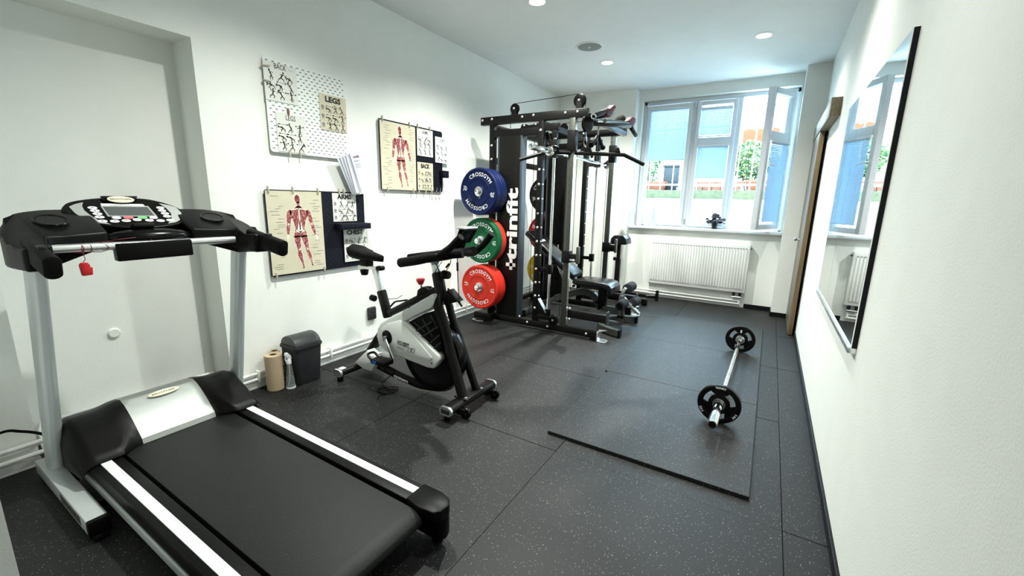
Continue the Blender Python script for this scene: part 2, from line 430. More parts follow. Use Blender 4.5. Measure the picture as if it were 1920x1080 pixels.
blind('venetian_blind', 'short venetian blind over the small upper middle pane', -.912, -.555, 2.108, 2.45, WY-.034, 'venetian blinds on the window', 0)
blind('venetian_blind', 'venetian blind over the tall lower pane of the middle sash', -.912, -.555, 1.60, 2.0, WY-.034, 'venetian blinds on the window', 0)
# open casement, hinged at the right
ang = math.atan2(6.03-5.60, .09+.14)
hx, hy = .092, WY-.02
SX = Matrix.Translation((hx, hy, 0)) @ Matrix.Rotation(ang, 4, 'Z') @ Matrix.Translation((-hx, -hy, 0))
def tx(mb): bmesh.ops.transform(mb.bm, matrix=SX, verts=mb.bm.verts[:]); return mb
x0, x1 = -.395, .092
s3 = obj('sash', tx(sash(x0, x1, .995, 2.535, .062, [(1.985, 2.085)])), 'sash_white', wf)
for a, b in ((1.05, 1.985), (2.085, 2.475)): obj('pane', tx(MB().box(x0+.06, x1-.06, WY+.018, WY+.024, a, b)), 'glass', s3)
hd = MB().tube([(x0+.03, WY-.022, 1.72), (x0+.03, WY-.06, 1.72), (x0+.045, WY-.066, 1.72), (x0+.15, WY-.066, 1.705)], .009, 10, sm=4); hd.box(x0+.018, x0+.042, WY-.03, WY-.02, 1.68, 1.76, .004)
obj('handle', tx(hd), 'alu', s3)
blind('venetian_blind', 'venetian blind on the open right casement', x0+.065, x1-.065, 1.09, 1.975, WY-.034, 'venetian blinds on the window', 0, SX)
# sliding door on the right wall
wood('door_wood', (.15, .125, .092), (.24, .21, .165))
dr = thing('door_1', None, None, (.31, 5.28, 0), kind='structure')
obj('panel', MB().box(.288, .322, 4.90, YP-.012, .01, 1.96, .002), 'door_wood', dr)
obj('edge_band', MB().box(.286, .324, 4.893, 4.90, .01, 1.96, .001), wood('door_edge', (.13, .085, .04), (.22, .15, .075)), dr)
obj('rail_cover', MB().box(.281, XR-.001, 4.15, YP-.012, 1.945, 2.08, .002), wood('rail_wood', (.17, .13, .08), (.27, .22, .15), 1), dr)
kb = obj('knob', MB().lathe([(.010, 0), (.008, .02), (.017, .028), (.019, .038), (.014, .046), (0, .048)], (.288, 5.42, .925), (-1, 0, 0), 18), 'steel', dr)
# wall mirror in two sheets on a ledge
MX = XR-.020
a, b, c, d = [onx(*q, MX) for q in ((1713.3, 53.3), (1592.2, 204.4), (1534, 543), (1594, 651))]
y0, y1, z0, z1 = (a.y+d.y)/2, (b.y+c.y)/2, (c.z+d.z)/2, (a.z+b.z)/2; ym = onx(1548.6, 566.7, MX).y
t = thing('wall_mirror', 'large frameless wall mirror in two sheets reflecting the window', 'mirror', (MX, (y0+y1)/2, z0))
obj('mirror_sheet', MB().box(MX, MX+.004, y0+.004, ym-.0015, z0, z1), 'mirror', t); obj('mirror_sheet', MB().box(MX, MX+.004, ym+.0015, y1, z0, z1), 'mirror', t)
obj('backing_board', MB().box(MX+.004, XR-.0005, y0, y1, z0, z1+.004), 'black_trim', t)
obj('ledge', MB().box(MX-.008, XR-.0005, y0, y1, z0-.022, z0, .002), 'alu', t)
# loose rubber sheets laid on the tiles as a lifting platform
for k, (yy0, yy1, lb) in enumerate(((1.925, 2.937, 'near loose black rubber sheet under the near barbell plate'), (2.941, 3.925, 'middle loose black rubber sheet under the barbell shaft'), (3.929, 4.905, 'far loose black rubber sheet under the far barbell plate'))):
    obj('rubber_sheet', MB().box(-.93+.02*(k == 0), .071, yy0, yy1, 0.0005, .018, .0015, 1), 'mat_rubber', label=lb, cat='mat', group='loose rubber sheets of the lifting area', base=(-.43, (yy0+yy1)/2, 0), smooth=0)
# ================================================================== treadmill
TM = thing('treadmill', 'grey and black folding treadmill with console, at the left wall recess', 'treadmill', (-1.75, .743, 0))
yc = .743
def mir(y): return 2*yc-y
ZT = .17
# deck
obj('belt', MB().prism([(-2.30, 0, .158), (-2.30, 0, .164), (-.975, 0, .164), (-.945, 0, .158), (-.925, 0, .140), (-.925, 0, .115), (-.945, 0, .098), (-2.30, 0, .098)][::-1] and
    [V((x, mir(.958), z)) for x, z in ((-2.30, .100), (-2.30, .164), (-.985, .164), (-.952, .158), (-.932, .142), (-.928, .125), (-.938, .104), (-.965, .094))], (0, 2*(.958-yc), 0), .004), rubber('belt_rubber', (.012, .0125, .012), .35, .55), TM)
for s in (0, 1):
    f = (lambda y: y) if s else mir
    a, b = sorted((f(.972), f(1.065)))
    rl = obj('side_rail', MB().box(-2.30, -.99, a, b, .105, ZT, .006), 'black_plastic', TM)
    a, b = sorted((f(1.008), f(1.042)))
    obj('foot_strip', MB().box(-2.262, -1.0, a, b, ZT-.002, ZT+.003, .001), 'white_strip', rl)
    a, b = sorted((f(1.045), f(1.068)))
    obj('frame_tube', MB().box(-2.62, -.98, a, b, .062, .098, .004), 'silver_paint', TM)
    # rear end cap
    y0, y1, y2 = f(.94), f(.985), f(1.068)
    out = [(-1.022, f(.968)), (-1.022, f(1.066)), (-.93, f(1.066)), (-.885, f(1.055)), (-.862, f(1.025)), (-.866, f(.985)), (-.884, f(.962)), (-.955, f(.955))]
    cp = obj('rear_cap', MB().prism([(x, y, .135) for x, y in out], (0, 0, .046), .008, 2), 'black_plastic', TM, smooth=30)
    out2 = [(xx+.004, yy) for xx, yy in out[1:]]
    obj('cap_skirt', MB().prism([(-1.0, f(.99), .035), (-1.0, f(1.064), .035), (-.925, f(1.062), .035), (-.88, f(1.05), .035), (-.87, f(1.02), .035), (-.885, f(.99), .035)], (0, 0, .10), .012, 2), 'black_plastic', cp)
    obj('rubber_foot', MB().cyl((-.925, f(1.03), .001), (-.925, f(1.03), .045), .022, bev=.004), 'black_matte', TM)
obj('rear_roller', MB().cyl((-.968, mir(.965), .129), (-.968, .965, .129), .030), 'black_matte', TM)
# motor hood: section blends from low side lips to the taller middle
PA = [(-2.60, .075), (-2.612, .15), (-2.585, .24), (-2.53, .29), (-2.455, .302), (-2.40, .288), (-2.32, .248), (-2.245, .205), (-2.215, .192), (-2.205, .176), (-2.215, .160)]
PB = [(-2.60, .075), (-2.612, .16), (-2.585, .255), (-2.53, .305), (-2.465, .318), (-2.42, .305), (-2.385, .286), (-2.350, .262), (-2.33, .248), (-2.262, .190), (-2.255, .166)]
def hood_pt(i, y):
    k = abs(y-yc); t = min(1, max(0, (.235-k)/.085)); t = t*t*(3-2*t)
    a, b = PA[i], PB[i]; x = a[0]*(1-t)+b[0]*t; z = a[1]*(1-t)+b[1]*t
    e = max(0, (k-.31)/.045); e = min(1, e); q = 1-.42*e**2.4
    xc = -2.42
    return V((xc+(x-xc)*(1-.10*e**2), y, .07+(z-.07)*q))
def hood(y0, y1, n):
    mb = MB(); g = []
    for j in range(n+1):
        y = y0+(y1-y0)*j/n; g.append([mb.bm.verts.new(hood_pt(i, y)) for i in range(len(PA))])
    for j in range(n):
        for i in range(len(PA)-1): mb.bm.faces.new((g[j][i], g[j][i+1], g[j+1][i+1], g[j+1][i]))
    mb.bm.faces.new(g[0]); mb.bm.faces.new(g[-1][::-1])
    for j in range(n): mb.bm.faces.new((g[j][0], g[j+1][0], g[j+1][-1], g[j][-1]))
    return mb
hd = obj('motor_hood', hood(yc-.355, .598, 22), 'black_plastic', TM, smooth=50)
obj('motor_hood', hood(.888, yc+.355, 22), 'black_plastic', TM, smooth=50)
sp = obj('hood_panel', hood(.598, .888, 8), 'silver_plastic', TM, smooth=30)
nrm = (V((-2.385, 0, .286))-V((-2.465, 0, .318))); vv = -nrm.normalized(); nn = V((vv.z*-1, 0, vv.x*-1)); nn = V((.37, 0, .93)).normalized()
c = V((-2.418, .748, .311)); uu = V((0, 1, 0))
em = MB().prism([c+uu*math.cos(a)*.062+vv*math.sin(a)*.018 for a in [2*math.pi*i/28 for i in range(28)]], nn*.004)
em = obj('emblem', em, 'ivory', sp)
mb = MB(); text(mb, 'BROTHER', c+nn*.0046-vv*.005, uu, vv, .010, .095, .02); obj('lettering', mb, 'gold_ink', sp, smooth=0, recalc=False)
# base, posts
for s in (0, 1):
    y = .365 if s == 0 else 1.118
    obj('base_rail', MB().box(-2.66, -1.985, y-.032, y+.028, .022, .082, .004), 'silver_paint', TM)
    obj('base_end_cap', MB().box(-1.988, -1.965, y-.034, y+.030, .018, .085, .005), 'black_plastic', TM)
    obj('foot', MB().box(-2.02, -1.96, y-.025, y+.02, .0005, .024, .004), 'black_matte', TM)
    obj('foot', MB().box(-2.66, -2.60, y-.025, y+.02, .0005, .024, .004), 'black_matte', TM)
    top = V((-2.292, y+(-.020 if s else .028), .99)); bot = V((-2.545, y+(-.006 if s else .010), .07))
    pm = MB(); d, sd, u2 = _frame(top-bot, (0, 1, 0)); pts = []
    for k in range(20):
        a = 2*math.pi*k/20; ca, sa = math.cos(a), math.sin(a)
        pts.append(bot+sd*(.042*math.copysign(abs(ca)**.75, ca))+u2*(.028*math.copysign(abs(sa)**.75, sa)))
    pm.prism(pts, top-bot); obj('upright', pm, 'silver_paint', TM)
obj('cross_tube', MB().box(-2.46, -2.42, .34, 1.14, .03, .065, .004), 'black_plastic', TM)
obj('cross_tube', MB().box(-2.16, -2.13, .34, 1.14, .03, .06, .004), 'black_plastic', TM)
obj('warning_label', MB().box(-2.30, -2.06, .3322, .3335, .034, .070), mat('label_dark', (.05, .05, .045), .6, var=.9, vscale=60), TM)
# console wings, grips, bars
def plan(pts, f): return [(x, f(y)) for x, y in pts]
for s in (0, 1):
    f = (lambda y: y) if s == 0 else mir
    out = [(-2.46, .60), (-2.245, .60), (-2.235, .47), (-2.222, .425), (-2.17, .412), (-2.09, .410), (-2.085, .338), (-2.24, .322), (-2.34, .335), (-2.42, .385), (-2.455, .47)]
    out = out[:6]+[(p.x, p.y) for p in spline([(x, y, 0) for x, y in out[6:]], 4)]
    mb = MB(); n = len(out)
    def zt(x, y): return 1.100+max(0, -2.235-x)*.40-(.020 if x > -2.18 else 0)-(.012 if y < .36 else 0)
    def zb(x, y): return 1.045-(.055 if y < .43 else 0)
    A = [V((x, f(y), zb(x, y))) for x, y in out]; B = [V((x, f(y), zt(x, y))) for x, y in out]
    t_ = bmesh.new(); a_ = [t_.verts.new(p) for p in A]; b_ = [t_.verts.new(p) for p in B]
    t_.faces.new(a_[::-1]); t_.faces.new(b_)
    for i in range(n): t_.faces.new((a_[i], a_[(i+1) % n], b_[(i+1) % n], b_[i]))
    bmesh.ops.recalc_face_normals(t_, faces=t_.faces[:]); bmesh.ops.bevel(t_, geom=t_.edges[:], offset=.014, segments=3, profile=.5, affect='EDGES', clamp_overlap=True)
    mb._merge(t_)
    wg = obj('console_wing', mb, 'black_plastic', TM)
    cc = (-2.345, f(.468), 1.149)
    obj('cup_holder', MB().lathe([(0, -.002), (.040, -.001), (.043, .003), (.047, .0035), (.050, 0)], cc, (.37, 0, .93)), 'black_gloss', wg)
    obj('cup_recess', MB().lathe([(0, 0.0005), (.039, .0005)], cc, (.37, 0, .93)), 'peg_dark_slot', wg)
    yy = .372
    p0, p1 = V((-2.20, f(yy), 1.062)), V((-1.925, f(yy-.004), 1.018)); mb = MB()
    d, sd, u2 = _frame(p1-p0); pts = []
    for k in range(22):
        a = 2*math.pi*k/22; yv = .023*math.cos(a); zv = .018*math.sin(a)+(.020 if math.sin(a) > 0 else -.020)
        pts.append(p0+sd*yv+u2*zv)
    mb.prism(pts, p1-p0, .005, 2); gp = obj('hand_grip', mb, 'black_matte', TM)
    obj('grip_button', MB().box(-2.06, -2.02, f(yy)-.010, f(yy)+.010, 1.070, 1.082, .003), 'dark_grey', gp)
bl, br_ = onx(88, 468, -2.23), onx(439, 449, -2.23)
obj('crossbar', MB().cyl(bl, br_, .0165), 'alu', TM)
a, b = onx(214, 466, -2.23), onx(357, 456, -2.23)
a.z -= .016; b.z -= .016
obj('pulse_sensor', MB().beam(a, b, .044, .072, .006), 'black_plastic', TM)
# console pod, laid out on its tilted face
PC = V((-2.40, .735, 1.165)); PN = V((.50, 0, .866)).normalized(); PV = V((-.866, 0, .50)); PU = V((0, 1, 0))
def pp_(x, y, lift=0): return onpl(100+x/7.385, 350+y/7.385, PC+PN*lift, PN)
fo = spline([pp_(x, y) for x, y in ((105, 345), (130, 262), (250, 200), (640, 152), (1165, 155), (1460, 200), (1720, 285), (1830, 385), (1805, 480), (1650, 530), (1390, 560), (1100, 562), (800, 545), (560, 505), (380, 440), (215, 380))], 4, True)
pod = obj('console_pod', MB().prism(fo, -PN*.05, .010, 3), 'black_plastic', TM)
cx = sum(fo, V((0, 0, 0)))/len(fo)
lo = [cx+(p-cx)*V((1, .96, 1))*1.0-PN*.045+PV*(-.035) for p in fo]
lower = MB().prism(lo, -PN*.05, .018, 3); lower.ell((-2.275, .74, 1.075), (.055, .16, .035)); obj('console_underside', lower, 'black_gloss', pod)
def onface(pts, lift, dn=.0012): return MB().prism([pp_(x, y, lift) for x, y in pts], -PN*dn)
obj('face_plate', MB().prism([cx+(p-cx)*.93+PN*.0006 for p in fo], -PN*.002), 'black_gloss', pod)
for poly_ in (((215, 275), (300, 240), (410, 215), (398, 270), (430, 330), (520, 400), (620, 460), (800, 522), (600, 500), (450, 455), (300, 365)),
              ((1460, 230), (1600, 255), (1700, 285), (1770, 360), (1785, 440), (1700, 490), (1590, 510), (1640, 440), (1630, 370), (1560, 295))):
    obj('silver_inlay', onface(poly_, .0022), 'silver_plastic', pod)
obj('screen_bezel', onface(((650, 262), (1312, 268), (1440, 410), (755, 412)), .0022), 'silver_plastic', pod)
obj('screen', onface(((685, 278), (1300, 282), (1400, 398), (775, 398)), .0030), 'screen', pod)
ls = obj('instruction_label', onface(((650, 232), (1240, 242), (1270, 270), (668, 262)), .0034), 'paper_white', pod)
mb = MB(); o_ = (pp_(950, 264, .004)); text(mb, 'progress bar calibration', o_, PU, PV, .006, .075); obj('lettering', mb, 'ink_grey', pod, smooth=0, recalc=False)
def button(x, y, m, rx=.0155, ry=.0105):
    c = pp_(x, y, .0022); b = obj('button', MB().prism([c+PU*math.cos(a)*rx+PV*math.sin(a)*ry for a in [2*math.pi*i/18 for i in range(18)]], PN*.003, .001, 1), m, pod)
    return c, b
wb = [(540, 297), (575, 337), (610, 380), (640, 425), (680, 483), (850, 483), (1010, 475), (1160, 462), (1330, 470), (1485, 475), (1620, 468), (875, 435), (1388, 432), (1480, 297), (1505, 335), (1545, 375), (1575, 415)]
for k, (x, y) in enumerate(wb):
    c, b = button(x, y, 'paper_white')
    if k not in (9, 10, 11, 12): obj('button_mark', MB().prism([c+PN*.003+PU*math.cos(a)*.004+PV*math.sin(a)*.003 for a in [2*math.pi*i/8 for i in range(8)]], PN*.0004), 'ink', b)
button(1040, 432, 'red_btn', .018, .011); button(1235, 432, 'green_btn', .018, .011)
bt = obj('badge_tab', MB().prism([pp_(x, y, .002) for x, y in ((640, 150), (1165, 152), (1120, 218), (700, 216))], PN*.010, .004), 'black_gloss', pod)
c = pp_(935, 182, .012)
bd = obj('badge', MB().prism([c+PU*math.cos(a)*.046+PV*math.sin(a)*.026 for a in [2*math.pi*i/28 for i in range(28)]], PN*.003), 'ivory', pod)
mb = MB(); text(mb, 'BROTHER', c+PN*.0034-PV*.006, PU, PV, .012, .074, .02); obj('lettering', mb, 'gold_ink', pod, smooth=0, recalc=False)
c = onx(100+1340/7.385, 350+690/7.385, -2.235); obj('stop_button', MB().lathe([(0, .020), (.010, .019), (.018, .012), (.021, 0)], c-V((.01, 0, .012)), (.55, 0, .83)), 'red_plastic', pod)
c2 = onx(100+1230/7.385, 350+555/7.385, -2.29); obj('safety_socket', MB().boxm(Matrix.Translation(c2) @ Matrix.Rotation(math.radians(-30), 4, 'Y'), (.05, .075, .022), .007), 'black_matte', pod)
# safety key: red clip and cord wound on the crossbar
sk = thing('safety_clip', 'red plastic safety clip hanging by a red cord from the treadmill crossbar', 'clip', onx(157, 515, -2.215))
q = onx(152, 466, -2.23)
mb = MB()
for dy, tw in ((-.006, .010), (.006, -.008), (.022, .004), (.045, .03)):
    pts = []
    for k in range(11):
        a = 2*math.pi*k/10+.6; pts.append(q+V((.0182*math.cos(a), dy+tw*math.cos(a), .0182*math.sin(a))))
    mb.tube(pts, .0014, 6)
e = onx(156, 492, -2.215)
mb.tube([q+V((.012, 0, -.016)), q+V((.014, .003, -.04)), e], .0012, 6)
mb.tube([q+V((.0, .05, .018)), q+V((.02, .12, .03)), c-V((.0, .03, .0)), c], .0012, 6, sm=4)
obj('cord', mb, mat('cord_red', (.20, .02, .03), .6), sk)
t1, t2 = onx(150, 495, -2.215), onx(165, 516, -2.215); h_ = t1.z-t2.z
yy0, yy1 = onx(149, 505, -2.215).y, onx(171, 505, -2.215).y
obj('clip_body', MB().prism([(-2.222, yy0, t1.z-.004), (-2.222, yy0+.006, t1.z+.004), (-2.222, yy1-.008, t1.z+.004), (-2.222, yy1-.002, t1.z-.006), (-2.222, yy1, t2.z), (-2.222, yy0+.003, t2.z)], (.014, 0, 0), .003), 'red_plastic', sk)
obj('clip_jaw', MB().prism([(-2.206, yy0+.004, t1.z-.016), (-2.206, yy1+.002, t1.z-.014), (-2.206, yy1, t2.z+.002), (-2.206, yy0+.004, t2.z)], (.006, 0, 0), .002), 'red_plastic', sk)
# power cord of the treadmill
obj('power_cord', MB().tube([(-2.70, .135, .20), onx(0, 812, -2.66), onx(40, 809, -2.62), onx(80, 814, -2.57), (-2.53, .42, .17)], .006, 8, sm=6), 'black_matte', TM)
# ================================================================== exercise bike
YK = 1.93
BK = thing('exercise_bike', 'black and white indoor cycling bike standing by the left wall', 'exercise bike', (-1.95, YK, 0))
def bk(X, Y, y=YK): return ony(600+X/2.842, 420+Y/2.842, y)
def flatbar(mb, p0, p1, w, h, bev=.006): mb.beam(p0, p1, w, h, bev)
def capsule_bar(name, p0, p1, w, h, m, parent=BK):
    """bar of flat-oval section, w vertical-ish, h wide"""
    p0, p1 = V(p0), V(p1); d, sd, u = _frame(p1-p0); pts = []
    for k in range(20):
        a = 2*math.pi*k/20; c, s_ = math.cos(a), math.sin(a)
        e = (w-h)/2
        pts.append(p0+sd*(c*h/2+(e if c > 0 else -e))+u*(s_*h/2))
    return obj(name, MB().prism(pts, p1-p0), m, parent)
# stabilisers
fs = capsule_bar('front_stabiliser', (-1.455, 1.715, .068), (-1.455, 2.155, .068), .085, .048, 'powder_black')
for a, b in ((1.700, 1.716), (2.154, 2.170)): capsule_bar('end_cap', (-1.455, a, .068), (-1.455, b, .068), .092, .056, 'alu', fs)
obj('end_insert', MB().box(-1.485, -1.425, 1.698, 1.701, .055, .081, .0012), 'dark_grey', fs)
for y in (1.80, 2.105):
    wh = obj('transport_wheel', MB().cyl((-1.385, y-.012, .036), (-1.385, y+.012, .036), .035, n=24, bev=.006), 'black_gloss', BK)
    obj('wheel_hub', MB().cyl((-1.385, y-.016, .036), (-1.385, y+.016, .036), .010, n=12), 'bolt', wh)
    obj('wheel_fork', MB().box(-1.44, -1.375, y-.020, y-.015, .025, .066, .003).box(-1.44, -1.375, y+.015, y+.020, .025, .066, .003).box(-1.44, -1.42, y-.02, y+.02, .04, .066), 'powder_black', BK)
pl = obj('mounting_plate', MB().box(-1.50, -1.405, 1.835, 2.025, .091, .098, .002), 'powder_black', BK)
for x, y in ((-1.42, 1.85), (-1.42, 2.01), (-1.485, 1.85), (-1.485, 2.01)): obj('bolt', MB().cyl((x, y, .097), (x, y, .105), .009, n=8), 'bolt', pl)
rs = capsule_bar('rear_stabiliser', (-2.435, 1.725, .062), (-2.435, 2.135, .062), .080, .046, 'powder_black')
capsule_bar('end_cap', (-2.435, 1.710, .062), (-2.435, 1.726, .062), .087, .053, 'alu', rs); capsule_bar('end_cap', (-2.435, 2.134, .062), (-2.435, 2.150, .062), .087, .053, 'alu', rs)
obj('sticker', MB().box(-2.455, -2.415, 1.735, 1.775, .0855, .0862), 'paper_white', rs)
for y in (1.735, 2.125): obj('levelling_foot', MB().cyl((-2.435, y, .0005), (-2.435, y, .042), .020, n=16), 'black_matte', BK)
for y in (1.735, 2.14): obj('levelling_foot', MB().cyl((-1.47, y, .0005), (-1.47, y, .046), .018, n=16), 'black_matte', BK)
# frame tubes
def tubeb(name, a, b, w, h, m='powder_black', bev=.012): return obj(name, MB().beam(a, b, w, h, bev), m, BK)
s0, s1 = bk(362, 492), bk(326, 352)
tubeb('seat_tube', s0-(s1-s0)*.05, s1, .046, .060)
t0, t1 = bk(372, 476), bk(618, 352)
tubeb('top_tube', t0, t1, .050, .045)
h0, h1 = bk(652, 410), bk(624, 252)
tubeb('head_tube', h0, h1, .055, .068, bev=.02)
for y, q in ((1.862, (727, 912)), (1.998, (782, 890))):
    pt, pm, pb = bk(640, 370), bk(660, 470, y+(.02 if y < YK else -.02)), bk(*q, y)
    pt.y = YK+(y-YK)*.25; pb = V((-1.455, y, .095))
    obj('fork_leg', MB().tube([pt, pt.lerp(pb, .12)+V((0, (y-YK)*.35, 0)), pt.lerp(pb, .3)+V((0, (y-YK)*.18, 0)), pb], .030, 14, sm=5, flat=.8), 'powder_black', BK)
r0, r1 = bk(225, 760), bk(345, 545)
tubeb('rear_strut', V((-2.42, YK, .08)), bk(345, 560), .05, .055)
b0_, b1_ = V((-2.36, YK, .105)), V((-1.60, YK, .095))
obj('bottom_tube', MB().tube([(-2.40, YK, .13), (-2.25, YK-.02, .105), (-1.92, YK-.02, .062), (-1.78, YK, .055), (-1.62, YK, .10), (-1.56, YK, .22)], .030, 12, sm=4), 'powder_black', BK)
mb = MB(); text(mb, 'system', (-1.99, YK-.0535, .064), V((1, 0, -.11)), (0, 0, 1), .022, .13, .02); obj('lettering', mb, 'paper_white', BK, smooth=0, recalc=False)
# flywheel with black guard
fc = bk(608, 700); fc.z = max(fc.z, .285); FR = .235
obj('flywheel', MB().lathe([(0, -.028), (FR*.75, -.028), (FR*.80, -.034), (FR, -.034), (FR+.004, -.028), (FR+.004, .028), (FR, .034), (FR*.8, .034), (FR*.75, .028), (0, .028)], fc, (0, 1, 0), 48), 'black_gloss', BK)
# slotted black cover between guard and fork
cv = [bk(X, Y, YK-.05) for X, Y in ((468, 525), (555, 478), (612, 462), (628, 500), (648, 655), (630, 690), (590, 660), (530, 595))]
gc = obj('belt_cover', MB().prism(cv, (0, .06, 0), .006), 'black_matte', BK)
for (X0, Y0), (X1, Y1) in (((500, 520), (560, 575)), ((545, 500), (600, 600)), ((590, 482), (632, 560)), ((512, 570), (600, 520)), ((540, 605), (632, 545)), ((575, 645), (640, 590)), ((600, 670), (646, 630))):
    obj('cover_rib', MB().beam(bk(X0, Y0, YK-.053), bk(X1, Y1, YK-.053), .010, .010, .002), 'dark_grey', gc)
# white chain guard, near and far shells
mat('guard_white', (.76, .78, .75), .3)
go = [(300, 598), (304, 560), (322, 528), (350, 510), (470, 447), (598, 372), (606, 385), (602, 428), (590, 450), (520, 482), (447, 520), (470, 540), (545, 618), (634, 706), (638, 728), (604, 772), (570, 766), (470, 727), (435, 708), (392, 703), (345, 678), (312, 645)]
YG = YK-.075
gp = [bk(X, Y, YG) for X, Y in go]
gd = obj('chain_guard', MB().prism(gp, (0, .055, 0), .010, 3), 'guard_white', BK)
obj('chain_guard', MB().prism([p+V((0, .105, 0)) for p in gp], (0, .045, 0), .008, 2), 'guard_white', BK)
ri = [(325, 600), (335, 555), (365, 530), (430, 512), (470, 560), (540, 640), (600, 712), (585, 730), (480, 700), (400, 680), (350, 655)]
obj('guard_relief', MB().prism([bk(X, Y, YG) for X, Y in ri], (0, -.006, 0), .004, 2), 'guard_white', gd)
cc = bk(356, 603, YG-.008)
obj('crank_opening', MB().lathe([(0, .002), (.044, .002), (.047, 0), (.047, -.01)], cc, (0, -1, 0), 32), 'black_gloss', gd)
for X, Y in ((372, 492), (475, 443), (596, 742)): c = bk(X, Y, YG); obj('screw', MB().cyl(c, c-V((0, .002, 0)), .006, n=10), 'ink', gd)
mb = MB(); o_ = bk(412, 640, YG-.0068); u_ = (bk(500, 672, YG)-bk(412, 640, YG)).normalized(); v_ = V((-u_.z, 0, u_.x))
text(mb, 'HOUSEFIT', o_, u_, v_, .028, .105, .035, 'l'); o2 = bk(412, 660, YG-.0068); text(mb, 'RACER 70', o2, u_, v_, .010, .06, 0, 'l')
for k in (0, 1):
    p = bk(478+k*16, 672+k*2, YG-.0068); lp = [p+u_*(.016*math.cos(a)+.008*math.sin(a))+v_*(.016*math.sin(a)) for a in [2*math.pi*i/16 for i in range(16)]]
    mb.tube(lp, .0012, 5, True)
obj('lettering', mb, 'ink', gd, smooth=0, recalc=False)
# white rear foot cover
fo_ = [(183, 738), (250, 672), (268, 700), (310, 706), (345, 722), (300, 742), (272, 786), (225, 770)]
obj('foot_cover', MB().prism([bk(X, Y, YK-.085) for X, Y in fo_], (0, .15, 0), .008, 2), 'guard_white', BK)
# crank and pedals
ca, cb = bk(346, 606, YG-.022), bk(390, 722, YG-.035)
cr = obj('crank', MB().beam(ca, cb, .014, .024, .005), 'steel', BK)
obj('axle', MB().cyl(ca+V((0, .02, 0)), ca-V((0, .012, 0)), .014, n=14), 'steel', BK)
pc = bk(325, 772, YG-.08)
pd = obj('pedal', MB().box(cb.x-.105, cb.x+.02, cb.y-.10, cb.y-.012, cb.z-.020, cb.z+.012, .008), 'black_plastic', BK)
obj('pedal_cage', MB().tube([(cb.x-.10, cb.y-.03, cb.z), (cb.x-.14, cb.y-.035, cb.z+.03), (cb.x-.14, cb.y-.085, cb.z+.03), (cb.x-.10, cb.y-.09, cb.z)], .008, 8, sm=5), 'black_plastic', pd)
obj('pedal_mark', MB().box(cb.x-.085, cb.x-.05, cb.y-.1012, cb.y-.1, cb.z-.014, cb.z+.008), mat('blue_mark', (.02, .10, .45), .5), pd)
obj('pedal_strap', MB().tube([(cb.x-.06, cb.y-.055, cb.z-.02), (cb.x-.07, cb.y-.06, cb.z-.05), (cb.x-.03, cb.y-.06, cb.z-.062), (cb.x+.005, cb.y-.055, cb.z-.02)], .006, 6, sm=5), 'black_matte', pd)
ob_ = ca*2-cb; ob_.y = YK+.11
obj('crank', MB().beam(ca+V((0, .2, 0)), ob_, .014, .024, .005), 'steel', BK)
obj('pedal', MB().box(ob_.x-.06, ob_.x+.06, ob_.y+.01, ob_.y+.10, ob_.z-.014, ob_.z+.014, .006), 'black_plastic', BK)
# seat
sp0, sp1 = bk(326, 352), bk(296, 238)
obj('seat_post', MB().beam(sp0-(sp1-sp0)*.1, sp1, .034, .044, .004), 'alu', BK)
sl = obj('seat_slider', MB().beam(bk(212, 226), bk(312, 236), .04, .022, .004), 'alu', BK)
obj('slider_cap', MB().beam(bk(306, 235), bk(337, 236), .045, .032, .012, seg=3), 'black_plastic', sl)
kc = bk(236, 232); obj('slider_knob', MB().cyl(kc-V((0, 0, .012)), kc-V((0, 0, .052)), .030, .024, n=20, bev=.006), 'black_plastic', sl)
kc = bk(294, 398, YK); obj('height_knob', MB().cyl(kc-V((.0, 0, 0)), kc-V((.040, 0, -.004)), .022, n=18, bev=.005), 'black_plastic', BK)
obj('seat_clamp', MB().box(*[f for ab in ((bk(228, 205).x, bk(268, 205).x), (YK-.03, YK+.03), (bk(240, 222).z, bk(240, 185).z)) for f in ab], .008), 'black_matte', BK)
sb, sn = bk(178, 160), bk(336, 160)
def saddle(u, v):
    L = sn.x-sb.x; t = u
    wv = .066*(1-min(1, t/.95)**1.35)+.020 if t > .12 else .02+.062*math.sin(min(1, t/.12)*math.pi/2)
    if t > .93: wv *= math.sqrt(max(0.02, 1-((t-.93)/.07)**2))
    a = (v-.5)*2*math.pi; cs, sn_ = math.cos(a), math.sin(a)
    zc = bk(240, 160).z + .022*(1-2*t)*(.6) + (.012 if t < .3 else 0)*(1-t/.3)
    hh = .050*(1-.55*t)
    zz = zc + (hh*.72*cs if cs > 0 else hh*1.15*cs) + (.010*(abs(sn_)**2) if t < .5 and cs > 0 else 0)
    return (sb.x+L*t, YK+wv*math.copysign(abs(sn_)**.9, sn_), zz)
mb = MB().grid(saddle, 24, 24); bmesh.ops.remove_doubles(mb.bm, verts=mb.bm.verts[:], dist=.0005)
for e_ in (0, 1):
    ring = [saddle(e_, j/24) for j in range(24)]; mb.raw(ring, [tuple(range(24))])
bmesh.ops.remove_doubles(mb.bm, verts=mb.bm.verts[:], dist=.0005)
st_ = obj('saddle', mb, 'black_matte', BK, smooth=60)
